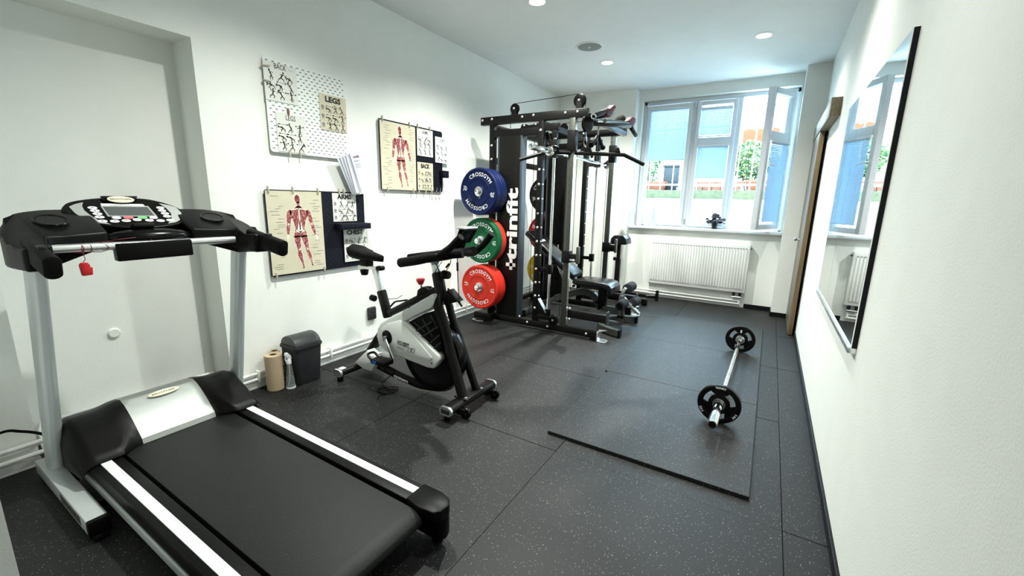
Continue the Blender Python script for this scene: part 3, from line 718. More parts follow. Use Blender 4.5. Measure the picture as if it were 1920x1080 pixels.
# brake knob
q = bk(537, 350); obj('brake_housing', MB().prism([bk(X, Y, YK-.028) for X, Y in ((512, 392), (518, 352), (540, 336), (562, 338), (580, 352), (580, 362))], (0, .056, 0), .008, 2), 'black_matte', BK)
q = bk(540, 340); obj('brake_stem', MB().cyl(q, q+V((-.003, 0, .035)), .007, n=10), 'steel', BK)
q = bk(537, 322); obj('brake_knob', MB().lathe([(0, 0), (.014, 0), (.022, .014), (.027, .026), (.027, .036), (.020, .040), (0, .041)], q, (-.05, 0, 1), 10), 'red_plastic', BK, smooth=20)
# handlebar
hp0, hp1 = bk(624, 258), bk(612, 200)
obj('handlebar_post', MB().beam(hp0, hp1, .036, .045, .004), 'alu', BK)
kc = bk(680, 272); obj('adjust_knob', MB().cyl(kc-V((.035, 0, -.0)), kc+V((.012, 0, .0)), .028, .024, n=18, bev=.006), 'black_plastic', BK)
def hb(pts, r, nm='handlebar_arm', m='black_matte'):
    return obj(nm, MB().tube(pts, r, 14, sm=6), m, BK)
bp = [(498, 196, .14), (560, 185, .115), (640, 172, .10), (700, 152, .10), (760, 150, .10), (800, 150, .10)]
for sgn in (-1, 1):
    inner = [bk(X, Y, YK) for X, Y, _ in bp]
    zq = [p.z for p in inner]; xq = [p.x for p in inner]
    arm = [V((xq[i], YK+sgn*bp[i][2], zq[i])) for i in range(5)]
    hb([bk(505, 195, YK)+V((0, sgn*.12, 0)), bk(600, 180, YK)+V((0, sgn*.125, 0)), bk(690, 158, YK)+V((0, sgn*.10, 0)), bk(790, 150, YK)+V((0, sgn*.05, 0))], .029)
near_h = [bk(640, 165, YK-.12), bk(690, 130, YK-.125), bk(725, 95, YK-.13), bk(752, 68, YK-.13)]
hb(near_h, .020, 'bar_horn')
far_h = [bk(780, 160, YK+.10), bk(830, 145, YK+.14), bk(880, 100, YK+.15), bk(915, 52, YK+.15)]
hb(far_h, .020, 'bar_horn')
pad0 = bk(480, 172, YK+.05)
obj('elbow_pad', MB().beam(bk(500, 190, YK-.115), bk(640, 168, YK-.115), .075, .034, .015, seg=3), 'black_matte', BK)
obj('elbow_pad', MB().beam(bk(480, 172, YK+.12), bk(600, 158, YK+.12), .075, .034, .015, seg=3), 'black_matte', BK)
obj('bar_bridge', MB().beam(bk(500, 192), bk(790, 150), .10, .030, .012), 'black_matte', BK)
th = obj('tablet_holder', MB().beam(bk(738, 130, YK), bk(775, 25, YK), .10, .014, .004), 'black_plastic', BK)
obj('holder_rim', MB().beam(bk(757, 18, YK), bk(806, 22, YK), .13, .010, .003), 'alu', th)
obj('holder_plate', MB().beam(bk(765, 100, YK), bk(802, 30, YK), .12, .012, .003), 'black_gloss', th)
# bottle cage
cg = obj('bottle_cage', MB().tube([bk(682, 345), bk(720, 390), bk(757, 440)], .006, 8), 'black_plastic', BK)
cg2 = obj('cage_plate', MB().prism([bk(X, Y, YK-.03) for X, Y in ((655, 372), (680, 350), (735, 415), (690, 425), (660, 430))], (0, .06, 0), .004), 'black_matte', BK)
# cables
mb = MB()
mb.tube([bk(617, 200), bk(625, 225, YK-.03), bk(640, 262, YK-.04), bk(632, 300, YK-.04), bk(645, 305, YK-.04), bk(660, 270, YK-.04), bk(690, 220, YK-.03), bk(698, 190, YK-.02)], .0025, 6, sm=5)
mb.tube([bk(733, 150, YK-.02), bk(732, 200, YK-.02), bk(735, 300, YK-.01), bk(740, 380), bk(752, 440)], .0025, 6, sm=5)
mb.tube([bk(612, 200), bk(632, 250, YK-.05), bk(628, 290, YK-.05), bk(615, 255, YK-.05), bk(650, 200, YK-.02)], .0022, 6, sm=5)
mb.tube([bk(732, 205, YK-.02), bk(733, 250, YK-.02)], .006, 8); mb.tube([bk(672, 232, YK-.035), bk(688, 212, YK-.035)], .006, 8)
obj('cables', mb, 'black_matte', BK)
# phone tray on the top tube and loose cord on the floor
mb = MB()
mb.tube([bk(365, 400, YK-.02), bk(410, 398, YK-.02), bk(438, 380, YK-.02)], .002, 6); mb.tube([bk(375, 440), bk(400, 415), bk(430, 410), bk(465, 405)], .006, 6, sm=4)
obj('tool_holder', mb, 'black_matte', BK)
a = [onz(600+X/2.842, 420+Y/2.842, .006) for X, Y in ((330, 850), (365, 880), (410, 885), (360, 905), (305, 885), (350, 870), (415, 870), (395, 895), (320, 912), (307, 932))]
obj('loose_cord', MB().tube([onz(600+395/2.842, 420+790/2.842, .10), onz(600+345/2.842, 420+835/2.842, .04)]+a, .003, 6, sm=5), 'black_matte', BK)
# ================================================================== cable and Smith rack
YA, YZ = 3.62, 4.74
RK = thing('power_rack', 'tall black cable machine and lifting rack with big white upright lettering', 'gym rack', (-1.9, (YA+YZ)/2, 0))
mat('upright_steel', (.075, .077, .066), .32, .6)
mat('shroud', (.0055, .0053, .0045), .42, spec=.22)
mat('shroud_side', (.045, .055, .066), .38, .2)
bolt_mesh = None
def bolts(pts, axis, parent, r=.0125):
    """each bolt head its own part"""
    global bolt_mesh
    for p in pts:
        p = V(p); ax = V(axis)
        obj('bolt', MB().lathe([(0, .010), (r*.55, .009), (r*.9, .005), (r, 0)], p, ax, 10), 'bolt', parent)
def rack_side(Y, sg):
    o = Y+sg*.028                                            # outer face
    mk = lambda n, mb, m='powder_black', p=RK: obj(n, mb, m, p)
    tb = mk('top_beam', MB().box(-2.575, -1.455, Y-.028, Y+.028, 1.985, 2.058, .004))
    bb = mk('base_beam', MB().box(-2.575, -1.235, Y-.030, Y+.030, .022, .088, .004))
    for x in (-2.53, -1.28): mk('foot_pad', MB().box(x-.03, x+.03, Y-.028, Y+.028, .0005, .023, .003), 'black_matte')
    up1 = mk('rear_upright', MB().box(-2.468, -2.412, Y-.028, Y+.028, .088, 1.985, .004))
    up2 = mk('middle_upright', MB().box(-1.928, -1.872, Y-.028, Y+.028, .088, 1.985, .004))
    up3 = mk('front_upright', MB().box(-1.618, -1.562, Y-.026, Y+.026, .088, 1.985, .004), 'upright_steel')
    sb = mk('upper_beam', MB().box(-2.412, -1.928, Y-.026, Y+.026, 1.862, 1.932, .004))
    # weight stack shroud and stack
    a, b = sorted((o, o-sg*.095))
    sh = mk('shroud', MB().box(-2.350, -2.112, *sorted((o, o-sg*.006)), .09, 1.868, .002), 'shroud')
    obj('shroud_side', MB().box(-2.112, -2.092, a, b, .09, 1.868, .004), 'shroud_side', sh)
    obj('shroud_side', MB().box(-2.370, -2.350, a, b, .09, 1.868, .004), 'shroud_side', sh)
    if sg > 0:
        obj('shroud_back', MB().box(-2.350, -2.112, *sorted((o-sg*.088, o-sg*.095)), .75, 1.868, .002), 'black_matte', sh)
    ws = mk('weight_stack', MB().box(-2.335, -2.125, *sorted((o-sg*.015, o-sg*.12)), .10, .13, .003), 'black_matte')
    wp = obj('stack_plate', MB().box(-2.332, -2.128, *sorted((o-sg*.015, o-sg*.13)), .135, .157, .003), 'black_plastic', ws)
    for k in range(1, 15): sharecopy(wp, (0, 0, k*.0245), ws)
    for x in (-2.27, -2.19): obj('guide_rod', MB().cyl((x, o-sg*.06, .1), (x, o-sg*.06, 1.86), .010, n=12), 'steel', ws)
    # bolts
    bolts([(-2.552, o, 2.03), (-2.44, o, 2.035), (-2.10, o, 2.03), (-1.98, o, 2.035), (-1.66, o, 2.03), (-1.545, o, 2.03)], (0, sg, 0), tb)
    bolts([(-2.44, o, 1.79), (-2.44, o, 1.66)], (0, sg, 0), up1)
    bolts([(-1.9, o, .345+.134*k) for k in range(0, 10)]+[(-1.9, o, 1.90), (-1.9, o, .22)], (0, sg, 0), up2, .014)
    bolts([(-1.872, Y+sg*.004, .345+.134*k) for k in range(0, 10)], (1, 0, 0), up2, .008)
    bolts([(-1.75, o+sg*.002, .055), (-1.98, o+sg*.002, .060), (-1.345, o+sg*.002, .055), (-2.07, o+sg*.002, .105)], (0, sg, 0), bb)
    # adjustment holes of the front upright (front and outer faces)
    mb = MB()
    for k in range(26):
        z = .20+.0675*k
        mb.cyl((-1.59, Y+sg*.0262, z), (-1.59, Y+sg*.0268, z), .0055, n=8)
        mb.cyl((-1.59, Y-sg*.0262, z), (-1.59, Y-sg*.0268, z), .0055, n=8)
        mb.cyl((-1.5622, Y, z), (-1.5614, Y, z), .006, n=8)
    obj('adjustment_holes', mb, 'ink', up3, kind='stuff')
    obj('upright_face', MB().box(-1.5625, -1.5612, Y-.020, Y+.020, .10, 1.97), 'alu', up3)
    # Smith guide rod with top and bottom arms
    mk('guide_rod', MB().cyl((-1.765, Y, .16), (-1.765, Y, 1.93), .0135, n=16), 'chrome')
    ar = mk('rod_arm', MB().box(-1.872, -1.725, Y-.026, Y+.026, 1.898, 1.955, .004))
    obj('rod_socket', MB().box(-1.788, -1.742, Y-.023, Y+.023, 1.83, 1.90, .006), 'powder_black', ar)
    ar = mk('rod_arm', MB().box(-1.872, -1.725, Y-.026, Y+.026, .115, .165, .004))
    obj('rod_socket', MB().cyl((-1.765, Y, .16), (-1.765, Y, .225), .026, n=16, bev=.004), 'black_plastic', ar)
    mk('gusset', MB().prism([(-1.872, Y-.022, .30), (-1.872, Y-.022, .16), (-1.775, Y-.022, .16)], (0, .044, 0), .002), 'powder_black')
    obj('gusset_edge', MB().beam((-1.868, Y, .315), (-1.778, Y, .185), .05, .006), 'alu', RK)
    # safety stop on the rod
    st = mk('safety_stop', MB().box(-1.79, -1.74, Y-.03, Y+.03, .575, .665, .006), 'black_plastic')
    obj('stop_hook', MB().box(-1.872, -1.79, Y-.018, Y+.018, .595, .632, .004), 'black_plastic', st)
    # sliding sleeve and catches on the front upright
    mk('pulley_sleeve', MB().box(-1.628, -1.552, Y-.036, Y+.036, 1.70, 1.885, .005))
    jh = mk('j_hook', MB().box(-1.630, -1.550, Y-.040, Y+.040, .705, .815, .005))
    y0, y1 = sorted((Y-sg*.03, Y-sg*.10))
    obj('hook_arm', MB().box(-1.56, -1.485, Y-.03, Y+.03, .715, .79, .005), 'powder_black', jh)
    obj('hook_tip', MB().box(-1.492, -1.470, Y-.03, Y+.03, .70, .86, .008), 'upright_steel', jh)
    if sg < 0:
        mb = MB(); text(mb, 'trinfit', (-1.525, Y-.0306, .728), (1, 0, 0), (0, 0, 1), .020, .058, .02); obj('lettering', mb, 'paper_white', jh, smooth=0, recalc=False)
    # spotter arm
    yy = Y-sg*.06
    sa = mk('spotter_arm', MB().box(-1.60, -1.182, yy-.030, yy+.030, .165, .242, .004))
    obj('arm_end_plate', MB().box(-1.184, -1.172, yy-.034, yy+.034, .15, .275, .004), 'grey_steel', sa)
    bolts([(-1.548, yy+sg*.031, .255), (-1.548, yy+sg*.031, .15)], (0, sg, 0), sa, .014)
    # low pulley, foot plates
    lp = mk('low_pulley', MB().lathe([(0, -.012), (.044, -.012), (.049, -.010), (.040, 0), (.049, .010), (.044, .012), (0, .012)], (-1.688, Y+sg*.034, .133), (0, 1, 0), 24), 'black_gloss')
    obj('pulley_bolt', MB().cyl((-1.688, Y+sg*.046, .133), (-1.688, Y+sg*.054, .133), .010, n=10), 'bolt', lp)
    obj('pulley_bracket', MB().box(-1.72, -1.66, Y+sg*.02-.004, Y+sg*.02+.004, .085, .15, .002), 'powder_black', lp)
    fp = mk('foot_plate', MB().prism([(-1.235, Y-.05, .002), (-1.165, Y-.05, .002), (-1.15, Y-.03, .002), (-1.15, Y+.03, .002), (-1.165, Y+.05, .002), (-1.235, Y+.05, .002)], (0, 0, .006), .001, 1), 'alu')
    obj('foot_bracket', MB().box(-1.238, -1.228, Y-.05, Y+.05, .002, .095, .002).prism([(-1.235, Y-.03, .09), (-1.175, Y+.01, .10), (-1.165, Y+.03, .10), (-1.23, Y+.0, .105)], (0, 0, .006)), 'alu', fp)
    obj('plate_hole', MB().cyl((-1.185, Y, .0085), (-1.185, Y, .0092), .007, n=10), 'ink', fp)
    fp = mk('foot_plate', MB().prism([(-2.61, Y+sg*.12, .002), (-2.52, Y+sg*.14, .002), (-2.47, Y+sg*.11, .002), (-2.49, Y, .002), (-2.61, Y, .002)], (0, 0, .006), .001, 1), 'alu')
    mk('foot_block', MB().box(-2.60, -2.38, *sorted((Y+sg*.03, Y+sg*.10)), .012, .092, .012))
    # plate pegs
    for z in (1.342, .864, .392):
        pg = mk('plate_peg', MB().cyl((-2.45, Y+sg*.028, z), (-2.45, Y+sg*.262, z), .0245, n=20, bev=.003), 'chrome')
        obj('peg_flange', MB().cyl((-2.45, Y+sg*.028, z), (-2.45, Y+sg*.038, z), .045, n=20), 'powder_black', pg)
        bolts([(-2.45, Y+sg*.262, z)], (0, sg, 0), pg, .010)
        obj('spring_clip', MB().tube([(-2.45+.027*math.cos(a), Y+sg*.250, z+.027*math.sin(a)) for a in [2*math.pi*i/16 for i in range(16)]], .0035, 6, True).tube([(-2.43, Y+sg*.252, z-.022), (-2.412, Y+sg*.256, z-.055), (-2.428, Y+sg*.256, z-.066)], .0035, 6), 'steel', pg)
    # top pulleys and cable
    for x, r in ((-2.197, .046), (-1.540, .056)):
        z = 2.058+r+.010
        pu = mk('top_pulley', MB().lathe([(0, -.012), (r*.9, -.012), (r, -.010), (r*.84, 0), (r, .010), (r*.9, .012), (0, .012)], (x, Y, z), (0, 1, 0), 28), 'black_gloss')
        for s2 in (-1, 1): obj('pulley_bracket', MB().prism([(x-.03, Y+s2*.016, 2.055), (x+.03, Y+s2*.016, 2.055), (x+.018, Y+s2*.016, z+.015), (x-.018, Y+s2*.016, z+.015)], (0, s2*.004, 0)), 'powder_black', pu)
        bolts([(x, Y+sg*.020, z)], (0, sg, 0), pu, .011)
    mk('cable', MB().tube([(-2.197, Y, 2.160), (-1.540, Y, 2.180)], .0028, 6), 'black_matte')
    mk('cable', MB().tube([(-1.486, Y, 2.12), (-1.484, Y, 1.97)], .0028, 6), 'black_matte')
    mk('cable', MB().tube([(-2.243, Y, 2.10), (-2.243, Y, 1.87)], .0028, 6), 'black_matte')
    mk('cable', MB().tube([(-1.998, Y-sg*.04, 1.85), (-1.998, Y-sg*.04, .12)], .0028, 6), 'black_matte')
    mk('cable', MB().tube([(-1.642, Y-sg*.0, .17), (-1.642, Y-sg*.0, 1.70)], .0028, 6), 'black_matte')
    # pulley carrier plate under the top beam
    pc = mk('pulley_carrier', MB().prism([(-2.13, Y-.012, 1.93), (-2.11, Y-.012, 1.968), (-2.07, Y-.012, 1.968), (-2.04, Y-.012, 1.955), (-1.99, Y-.012, 1.958), (-1.965, Y-.012, 1.972), (-1.935, Y-.012, 1.965), (-1.935, Y-.012, 1.93)], (0, .024, 0), .003), 'black_plastic')
    bolts([(-2.085, Y+sg*.012, 1.955), (-1.962, Y+sg*.012, 1.957)], (0, sg, 0), pc, .011)
    # slanted brace of the Smith section
    mk('brace', MB().beam((-1.862, Y-sg*.03, 1.89), (-1.818, Y-sg*.03, 1.76), .012, .03, .003), 'powder_black')
rack_side(YA, -1); rack_side(YZ, 1)
# beams joining the two side frames
for nm, x0, x1, z0, z1, m in (('front_beam', -1.49, -1.445, 1.972, 2.02, 'upright_steel'), ('rear_beam', -2.475, -2.415, 1.935, 1.99, 'powder_black'), ('rear_beam', -2.475, -2.415, .10, .15, 'powder_black'), ('middle_beam', -1.93, -1.88, 1.93, 1.985, 'powder_black'), ('rear_beam', -2.47, -2.42, 1.62, 1.68, 'powder_black')):
    obj(nm, MB().box(x0, x1, YA+.028, YZ-.028, z0, z1, .004), m, RK)
# lettering on the near shroud
mb = MB(); yl = YA-.0286
text(mb, 'trinfit', (-2.130, yl, .665), (0, 0, 1), (-1, 0, 0), .118, .72, .035, 'l', slant=.0)
for x, z in ((-2.235, .61),): mb.box(x-.012, x+.10, yl-.0005, yl+.0005, z, z+.035); mb.box(x+.03, x+.065, yl-.0005, yl+.0005, z-.035, z+.075)
obj('shroud_lettering', mb, mat('logo_silver', (.80, .81, .80), .4), RK, smooth=0)
# Smith bar
sb = obj('guided_bar', MB().cyl((-1.715, YA-.20, 1.69), (-1.715, YZ+.20, 1.69), .014, n=16), 'chrome', RK)
for y, sg in ((YA, -1), (YZ, 1)):
    obj('bar_sleeve', MB().cyl((-1.715, y+sg*.20, 1.69), (-1.715, y+sg*.54, 1.69), .025, n=20, bev=.003), 'chrome', sb)
    obj('bar_collar', MB().cyl((-1.715, y+sg*.185, 1.69), (-1.715, y+sg*.215, 1.69), .040, n=20, bev=.004), 'chrome', sb)
    obj('sleeve_bushing', MB().box(-1.795, -1.735, y-.032, y+.032, 1.655, 1.815, .006), 'powder_black', sb)
    obj('bar_hook', MB().box(-1.86, -1.70, y-sg*.06-.008, y-sg*.06+.008, 1.66, 1.72, .006), 'grey_steel', sb)
    obj('hook_handle', MB().tube([(-1.715, y+sg*.06, 1.69), (-1.68, y+sg*.10, 1.72), (-1.70, y+sg*.16, 1.735), (-1.74, y+sg*.17, 1.70)], .011, 8, sm=4), 'black_plastic', sb)
# swivel pulley at the near front corner
sw = obj('swivel_pulley', MB().lathe([(0, -.012), (.058, -.012), (.064, -.010), (.054, 0), (.064, .010), (.058, .012), (0, .012)], (-1.455, YA-.01, 1.925), (.93, -.36, 0), 28), 'black_gloss', RK)
obj('pulley_frame', MB().beam((-1.478, YA-.0, 1.99), (-1.478, YA-.0, 1.82), .05, .02, .004), 'black_plastic', sw)
for z in (1.975, 1.94, 1.885, 1.845): bolts([(-1.478, YA-.026, z)], (0, -1, 0), sw, .010)
# pull-up grips
mat('maroon', (.075, .004, .012), .6, spec=.15)
gA = obj('pull_up_bar', MB().tube([(-1.47, 3.80, 2.015), (-1.36, 3.80, 2.02), (-1.30, 3.76, 2.015), (-1.30, 3.70, 2.01)], .018, 10, sm=5), 'powder_black', RK)
a, b = onx(1113, 218, -1.31), onx(1139, 207, -1.31)
obj('grip', MB().cyl(a, b, .021, n=16, bev=.003), 'black_matte', gA)
obj('grip_end', MB().lathe([(.011, .002), (.013, .006), (.022, .004), (.022, 0)], a, a-b, 16), 'chrome', gA)
obj('maroon_bracket', MB().prism([onx(*q, -1.285) for q in ((1138, 216), (1139, 205), (1146, 203), (1153, 196), (1156, 201), (1152, 208), (1148, 214), (1144, 219))], (-.05, 0, 0), .006), 'maroon', gA)
gB = obj('pull_up_bar', MB().tube([onx(1112, 232, -1.46), onx(1150, 234, -1.35), onx(1172, 235, -1.30), onx(1181, 236, -1.29)], .020, 10, sm=5), 'powder_black', RK)
obj('bar_pad', MB().tube([onx(1134, 227, -1.37), onx(1160, 229, -1.33), onx(1178, 232, -1.30)], .018, 10, sm=4), 'grey_steel', gB)
obj('maroon_bracket', MB().prism([onx(*q, -1.29) for q in ((1179, 237), (1180, 226), (1187, 219), (1192, 221), (1192, 229), (1188, 236), (1184, 240))], (-.05, 0, 0), .006), 'maroon', gB)
obj('grip', MB().cyl(onx(1183, 239, -1.30), onx(1192, 254, -1.30), .020, n=14, bev=.003), 'black_matte', gB)
pu = obj('top_pulley', MB().lathe([(0, -.012), (.045, -.012), (.05, -.01), (.04, 0), (.05, .01), (.045, .012), (0, .012)], onx(1164, 224, -1.50), (0, 1, 0), 24), 'grey_steel', RK)
# ---- lat bar hanging from the near front pulley (turned on its hook)
LB0, LB1 = onz(1026, 285, 1.69), onz(1170, 290.5, 1.69)
dirh = (LB1-LB0).normalized(); npl = V((-dirh.y, dirh.x, 0))
e0, e1 = onpl(974, 299.5, LB0, npl), onpl(1207, 308.5, LB0, npl); mid = (LB0+LB1)/2
lt = thing('lat_bar', 'long black cranked lat pulldown bar hanging in front of the rack', 'lat bar', mid)
obj('bar', MB().tube([e0, LB0.lerp(e0, .12), LB0, LB0.lerp(LB1, .08), LB0.lerp(LB1, .92), LB1, LB1.lerp(e1, .12), e1], .0165, 14), 'powder_black', lt)
hk = onpl(1097, 280, LB0, npl)
obj('hanger_plate', MB().prism([hk-dirh*.045-V((0, 0, .016)), hk+dirh*.045-V((0, 0, .016)), hk+dirh*.014+V((0, 0, .035)), hk-dirh*.014+V((0, 0, .035))], npl*.008, .002), 'powder_black', lt)
h2 = onpl(1158, 284, LB0, npl); obj('eyelet', MB().prism([h2-dirh*.03-V((0, 0, .012)), h2+dirh*.03-V((0, 0, .012)), h2+dirh*.012+V((0, 0, .034)), h2-dirh*.012+V((0, 0, .034))], npl*.008, .003), 'powder_black', lt)
def carabiner(mb, top, bot, w, nrm, r=.0045):
    top, bot = V(top), V(bot); s_ = (bot-top).cross(V(nrm)).normalized()
    mb.tube([top, top.lerp(bot, .15)+s_*w*.7, top.lerp(bot, .6)+s_*w, bot+s_*w*.5, bot, bot-s_*w*.5, top.lerp(bot, .6)-s_*w, top.lerp(bot, .15)-s_*w*.7], r, 8, True, 4)
mb = MB(); carabiner(mb, (-1.474, 3.622, 1.825), hk+V((0, 0, .028)), .014, npl); mb.cyl(hk+V((0, 0, .02))-npl*.012, hk+V((0, 0, .02))+npl*.018, .006, n=8)
obj('carabiner', mb, 'chrome', lt)
# ---- V-shaped pull handle on the front beam
vt, vj = onx(1122, 241, -1.468), onx(1121, 254, -1.468); v1, v2 = onx(1109, 271, -1.468), onx(1130, 276, -1.468)
vh = thing('triceps_handle', 'black V-shaped cable handle hanging from the front top beam of the rack', 'cable handle', vj)
mb = MB(); carabiner(mb, (-1.468, vt.y, 1.972), vj, .014, (1, 0, 0), .004); obj('carabiner', mb, 'chrome', vh)
for p in (v1, v2):
    g_ = obj('grip', MB().cyl(vj.lerp(p, .12), p, .0165, n=14, bev=.002), 'black_matte', vh); d_ = (p-vj).normalized(); obj('end_knob', MB().cyl(p, p+d_*.014, .026, n=16, bev=.004), 'black_plastic', g_)
cab = obj('rope_cable', MB().tube([vj+V((0, 0, -.005)), vj+V((.0, .01, -.22))], .004, 6), 'grey_steel', vh)
# ---- bumper plates
def plate_colour(n, c, ro=.45): mat(n, c, ro, spec=.2)
plate_colour('plate_blue', (.003, .010, .062)); plate_colour('plate_green', (.004, .09, .034)); plate_colour('plate_red', (.56, .028, .016)); plate_colour('plate_yellow', (.62, .42, .02)); plate_colour('plate_black', (.004, .004, .004)); plate_colour('plate_darkred', (.30, .012, .02))
def bumper(label, x, yf, z, th, m, sg, num, rot=0, letters=True, R=.225, grp='bumper plates on the rack pegs'):
    """plate whose printed face is at yf and looks towards sg*y"""
    t = thing('bumper_plate', label, 'weight plate', (x, yf-sg*th/2, z), grp)
    prof = [(.026, -th+.006), (.055, -th+.006), (.06, -th+.010), (.145, -th+.010), (.150, -th), (R-.012, -th), (R, -th+.010), (R, -th*.55), (R-.005, -th*.5), (R, -th*.45), (R, -.010), (R-.012, 0), (.205, 0), (.200, -.004), (.128, -.004), (.124, -.001), (.120, -.005), (.062, -.006), (.058, -.002), (.048, -.002)]
    obj('rubber_disc', MB().lathe(prof+[(.048, -.01), (.026, -.01)], (x, yf, z), (0, sg, 0), 56), m, t, smooth=30)
    obj('steel_hub', MB().lathe([(.0255, .001), (.040, .001), (.047, -.002), (.050, -.006)], (x, yf, z), (0, sg, 0), 32), 'steel', t)
    obj('groove_ring', MB().lathe([(.1205, -.0038), (.1235, -.0006), (.1265, -.0038)], (x, yf, z), (0, sg, 0), 48), m, t)
    if letters:
        mb = MB(); u = V((-sg, 0, 0)) if sg > 0 else V((1, 0, 0)); c = V((x, yf+sg*(-.0034), z)); v = V((0, 0, 1))
        arctext(mb, 'CROSSGYM', c, u, v, .145, .036, rot, .012, 1.12); arctext(mb, 'CROSSGYM', c, u, v, .145, .036, rot+math.pi, .012, 1.12)
        for k in (-1, 1):
            arctext(mb, num, c, u, v, .150, .034, rot+k*math.pi/2, .012, 1.0); arctext(mb, 'KG', c, u, v, .138, .010, rot+k*math.pi/2, .0, 1.0)
        obj('lettering', mb, 'paper_white', t, smooth=0, recalc=False)
    return t
yA = YA-.030
bumper('front dark blue 20 kg bumper plate on the top rack peg', -2.45, 3.385, 1.342, .088, 'plate_blue', -1, '20', .18)
bumper('rear dark blue bumper plate hidden behind another on the top rack peg', -2.45, 3.475, 1.342, .088, 'plate_blue', -1, '20', 0, False)
bumper('green 10 kg bumper plate on the middle rack peg', -2.45, 3.425, .864, .070, 'plate_green', -1, '10', .10)
bumper('red bumper plate behind the green one on the middle peg', -2.45, 3.497, .864, .070, 'plate_red', -1, '15', 0, False)
bumper('front red 15 kg bumper plate on the bottom rack peg', -2.45, 3.405, .392, .080, 'plate_red', -1, '15', .12)
bumper('rear red bumper plate behind another red one on the bottom peg', -2.45, 3.487, .392, .080, 'plate_red', -1, '15', 0, False)
bumper('black bumper plate on the far side frame, seen through the rack', -2.45, 4.80, 1.342, .09, 'plate_black', -1, '25', -.3, grp='bumper plates behind the rack')
bumper('dark red bumper plate on the far side frame behind the bench back', -2.45, 4.80, .864, .08, 'plate_darkred', -1, '15', .5, grp='bumper plates behind the rack')
bumper('yellow bumper plate low on the far side frame behind the bench', -2.45, 4.80, .392, .08, 'plate_yellow', -1, '15', .2, grp='bumper plates behind the rack')
# ================================================================== weight bench inside the rack
YW = 4.18
BN = thing('weight_bench', 'adjustable weight bench with inclined black back pad and leg rollers', 'bench', (-1.6, YW, 0))
mat('vinyl', (.004, .0045, .0055), .28, spec=.45)
mat('bench_grey', (.05, .057, .055), .38, .3)
mat('foam', (.014, .015, .017), .8, spec=.2)
p0, p1 = V((-2.285, YW, .925)), V((-1.705, YW, .487))
bp = obj('back_pad', MB().beam(p0, p1, .27, .062, .018, seg=3), 'vinyl', BN)
d_ = (p1-p0).normalized(); up_ = V((-d_.z, 0, d_.x))
if up_.z < 0: up_ = -up_
mb = MB(); text(mb, 'trinfit', p0.lerp(p1, .27)+up_*.0318+V((0, -.04, 0)), (0, -1, 0), d_*-1, .04, .13, .02); obj('lettering', mb, 'paper_white', bp, smooth=0, recalc=False)
obj('pad_rail', MB().beam(p0.lerp(p1, .15)-up_*.05, p1-up_*.05+d_*.03, .05, .04, .004), 'bench_grey', BN)
sp = [(-1.70, .425), (-1.70, .452), (-1.66, .468), (-1.36, .468), (-1.30, .452), (-1.272, .415), (-1.268, .355), (-1.30, .352), (-1.322, .395), (-1.37, .412), (-1.66, .412)]
obj('seat_pad', MB().prism([(x, YW-.15, z) for x, z in sp], (0, .30, 0), .010, 3), 'vinyl', BN)
obj('seat_rail', MB().beam((-1.66, YW, .385), (-1.33, YW, .375), .05, .04, .004), 'bench_grey', BN)
# arched main frame
arc = spline([V((-1.95, YW, .205)), V((-1.803, YW, .262)), V((-1.642, YW, .322)), V((-1.54, YW, .312)), V((-1.471, YW, .264)), V((-1.420, YW, .165))], 5)
mb = MB(); hw, hh = .028, .034; rows = []
for i, p in enumerate(arc):
    a = arc[max(0, i-1)]; b = arc[min(len(arc)-1, i+1)]; d = (b-a).normalized(); u = V((-d.z, 0, d.x))
    rows.append([mb.bm.verts.new(p+V((0, sy*hw, 0))+u*su*hh) for sy, su in ((-1, -1), (1, -1), (1, 1), (-1, 1))])
for A, B in zip(rows, rows[1:]):
    for j in range(4): mb.bm.faces.new((A[j], A[(j+1) % 4], B[(j+1) % 4], B[j]))
mb.bm.faces.new(rows[0]); mb.bm.faces.new(rows[-1][::-1])
obj('main_frame', mb, 'bench_grey', BN)
obj('lower_beam', MB().box(-1.45, -1.215, YW-.028, YW+.028, .150, .208, .004), 'bench_grey', BN)
obj('rear_leg', MB().beam((-1.93, YW, .21), (-2.22, YW, .075), .055, .05, .004), 'bench_grey', BN)
rb = obj('rear_foot', MB().box(-2.26, -2.205, YW-.24, YW+.24, .012, .07, .006), 'bench_grey', BN)
for y in (-.24, .24): obj('foot_cap', MB().box(-2.265, -2.20, YW+y-.012, YW+y+.012, .0005, .075, .005), 'black_plastic', rb)
fp = obj('front_post', MB().box(-1.228, -1.172, YW-.028, YW+.028, .03, .335, .004), 'bench_grey', BN)
obj('post_band', MB().box(-1.231, -1.169, YW-.031, YW+.031, .10, .128, .002), 'black_plastic', fp)
ua = spline([V((-1.105, 3.835, .042)), V((-1.22, 3.87, .042)), V((-1.335, 3.96, .042)), V((-1.385, 4.13, .042)), V((-1.335, 4.30, .042)), V((-1.22, 4.39, .042)), V((-1.105, 4.425, .042))], 4)
mb = MB(); rows = []
for i, p in enumerate(ua):
    a = ua[max(0, i-1)]; b = ua[min(len(ua)-1, i+1)]; d = (b-a).normalized(); s_ = V((-d.y, d.x, 0))
    rows.append([mb.bm.verts.new(p+s_*ss*.028+V((0, 0, zz*.030))) for ss, zz in ((-1, -1), (1, -1), (1, 1), (-1, 1))])
for A, B in zip(rows, rows[1:]):
    for j in range(4): mb.bm.faces.new((A[j], A[(j+1) % 4], B[(j+1) % 4], B[j]))
mb.bm.faces.new(rows[0]); mb.bm.faces.new(rows[-1][::-1])
uf = obj('front_foot', mb, 'bench_grey', BN)
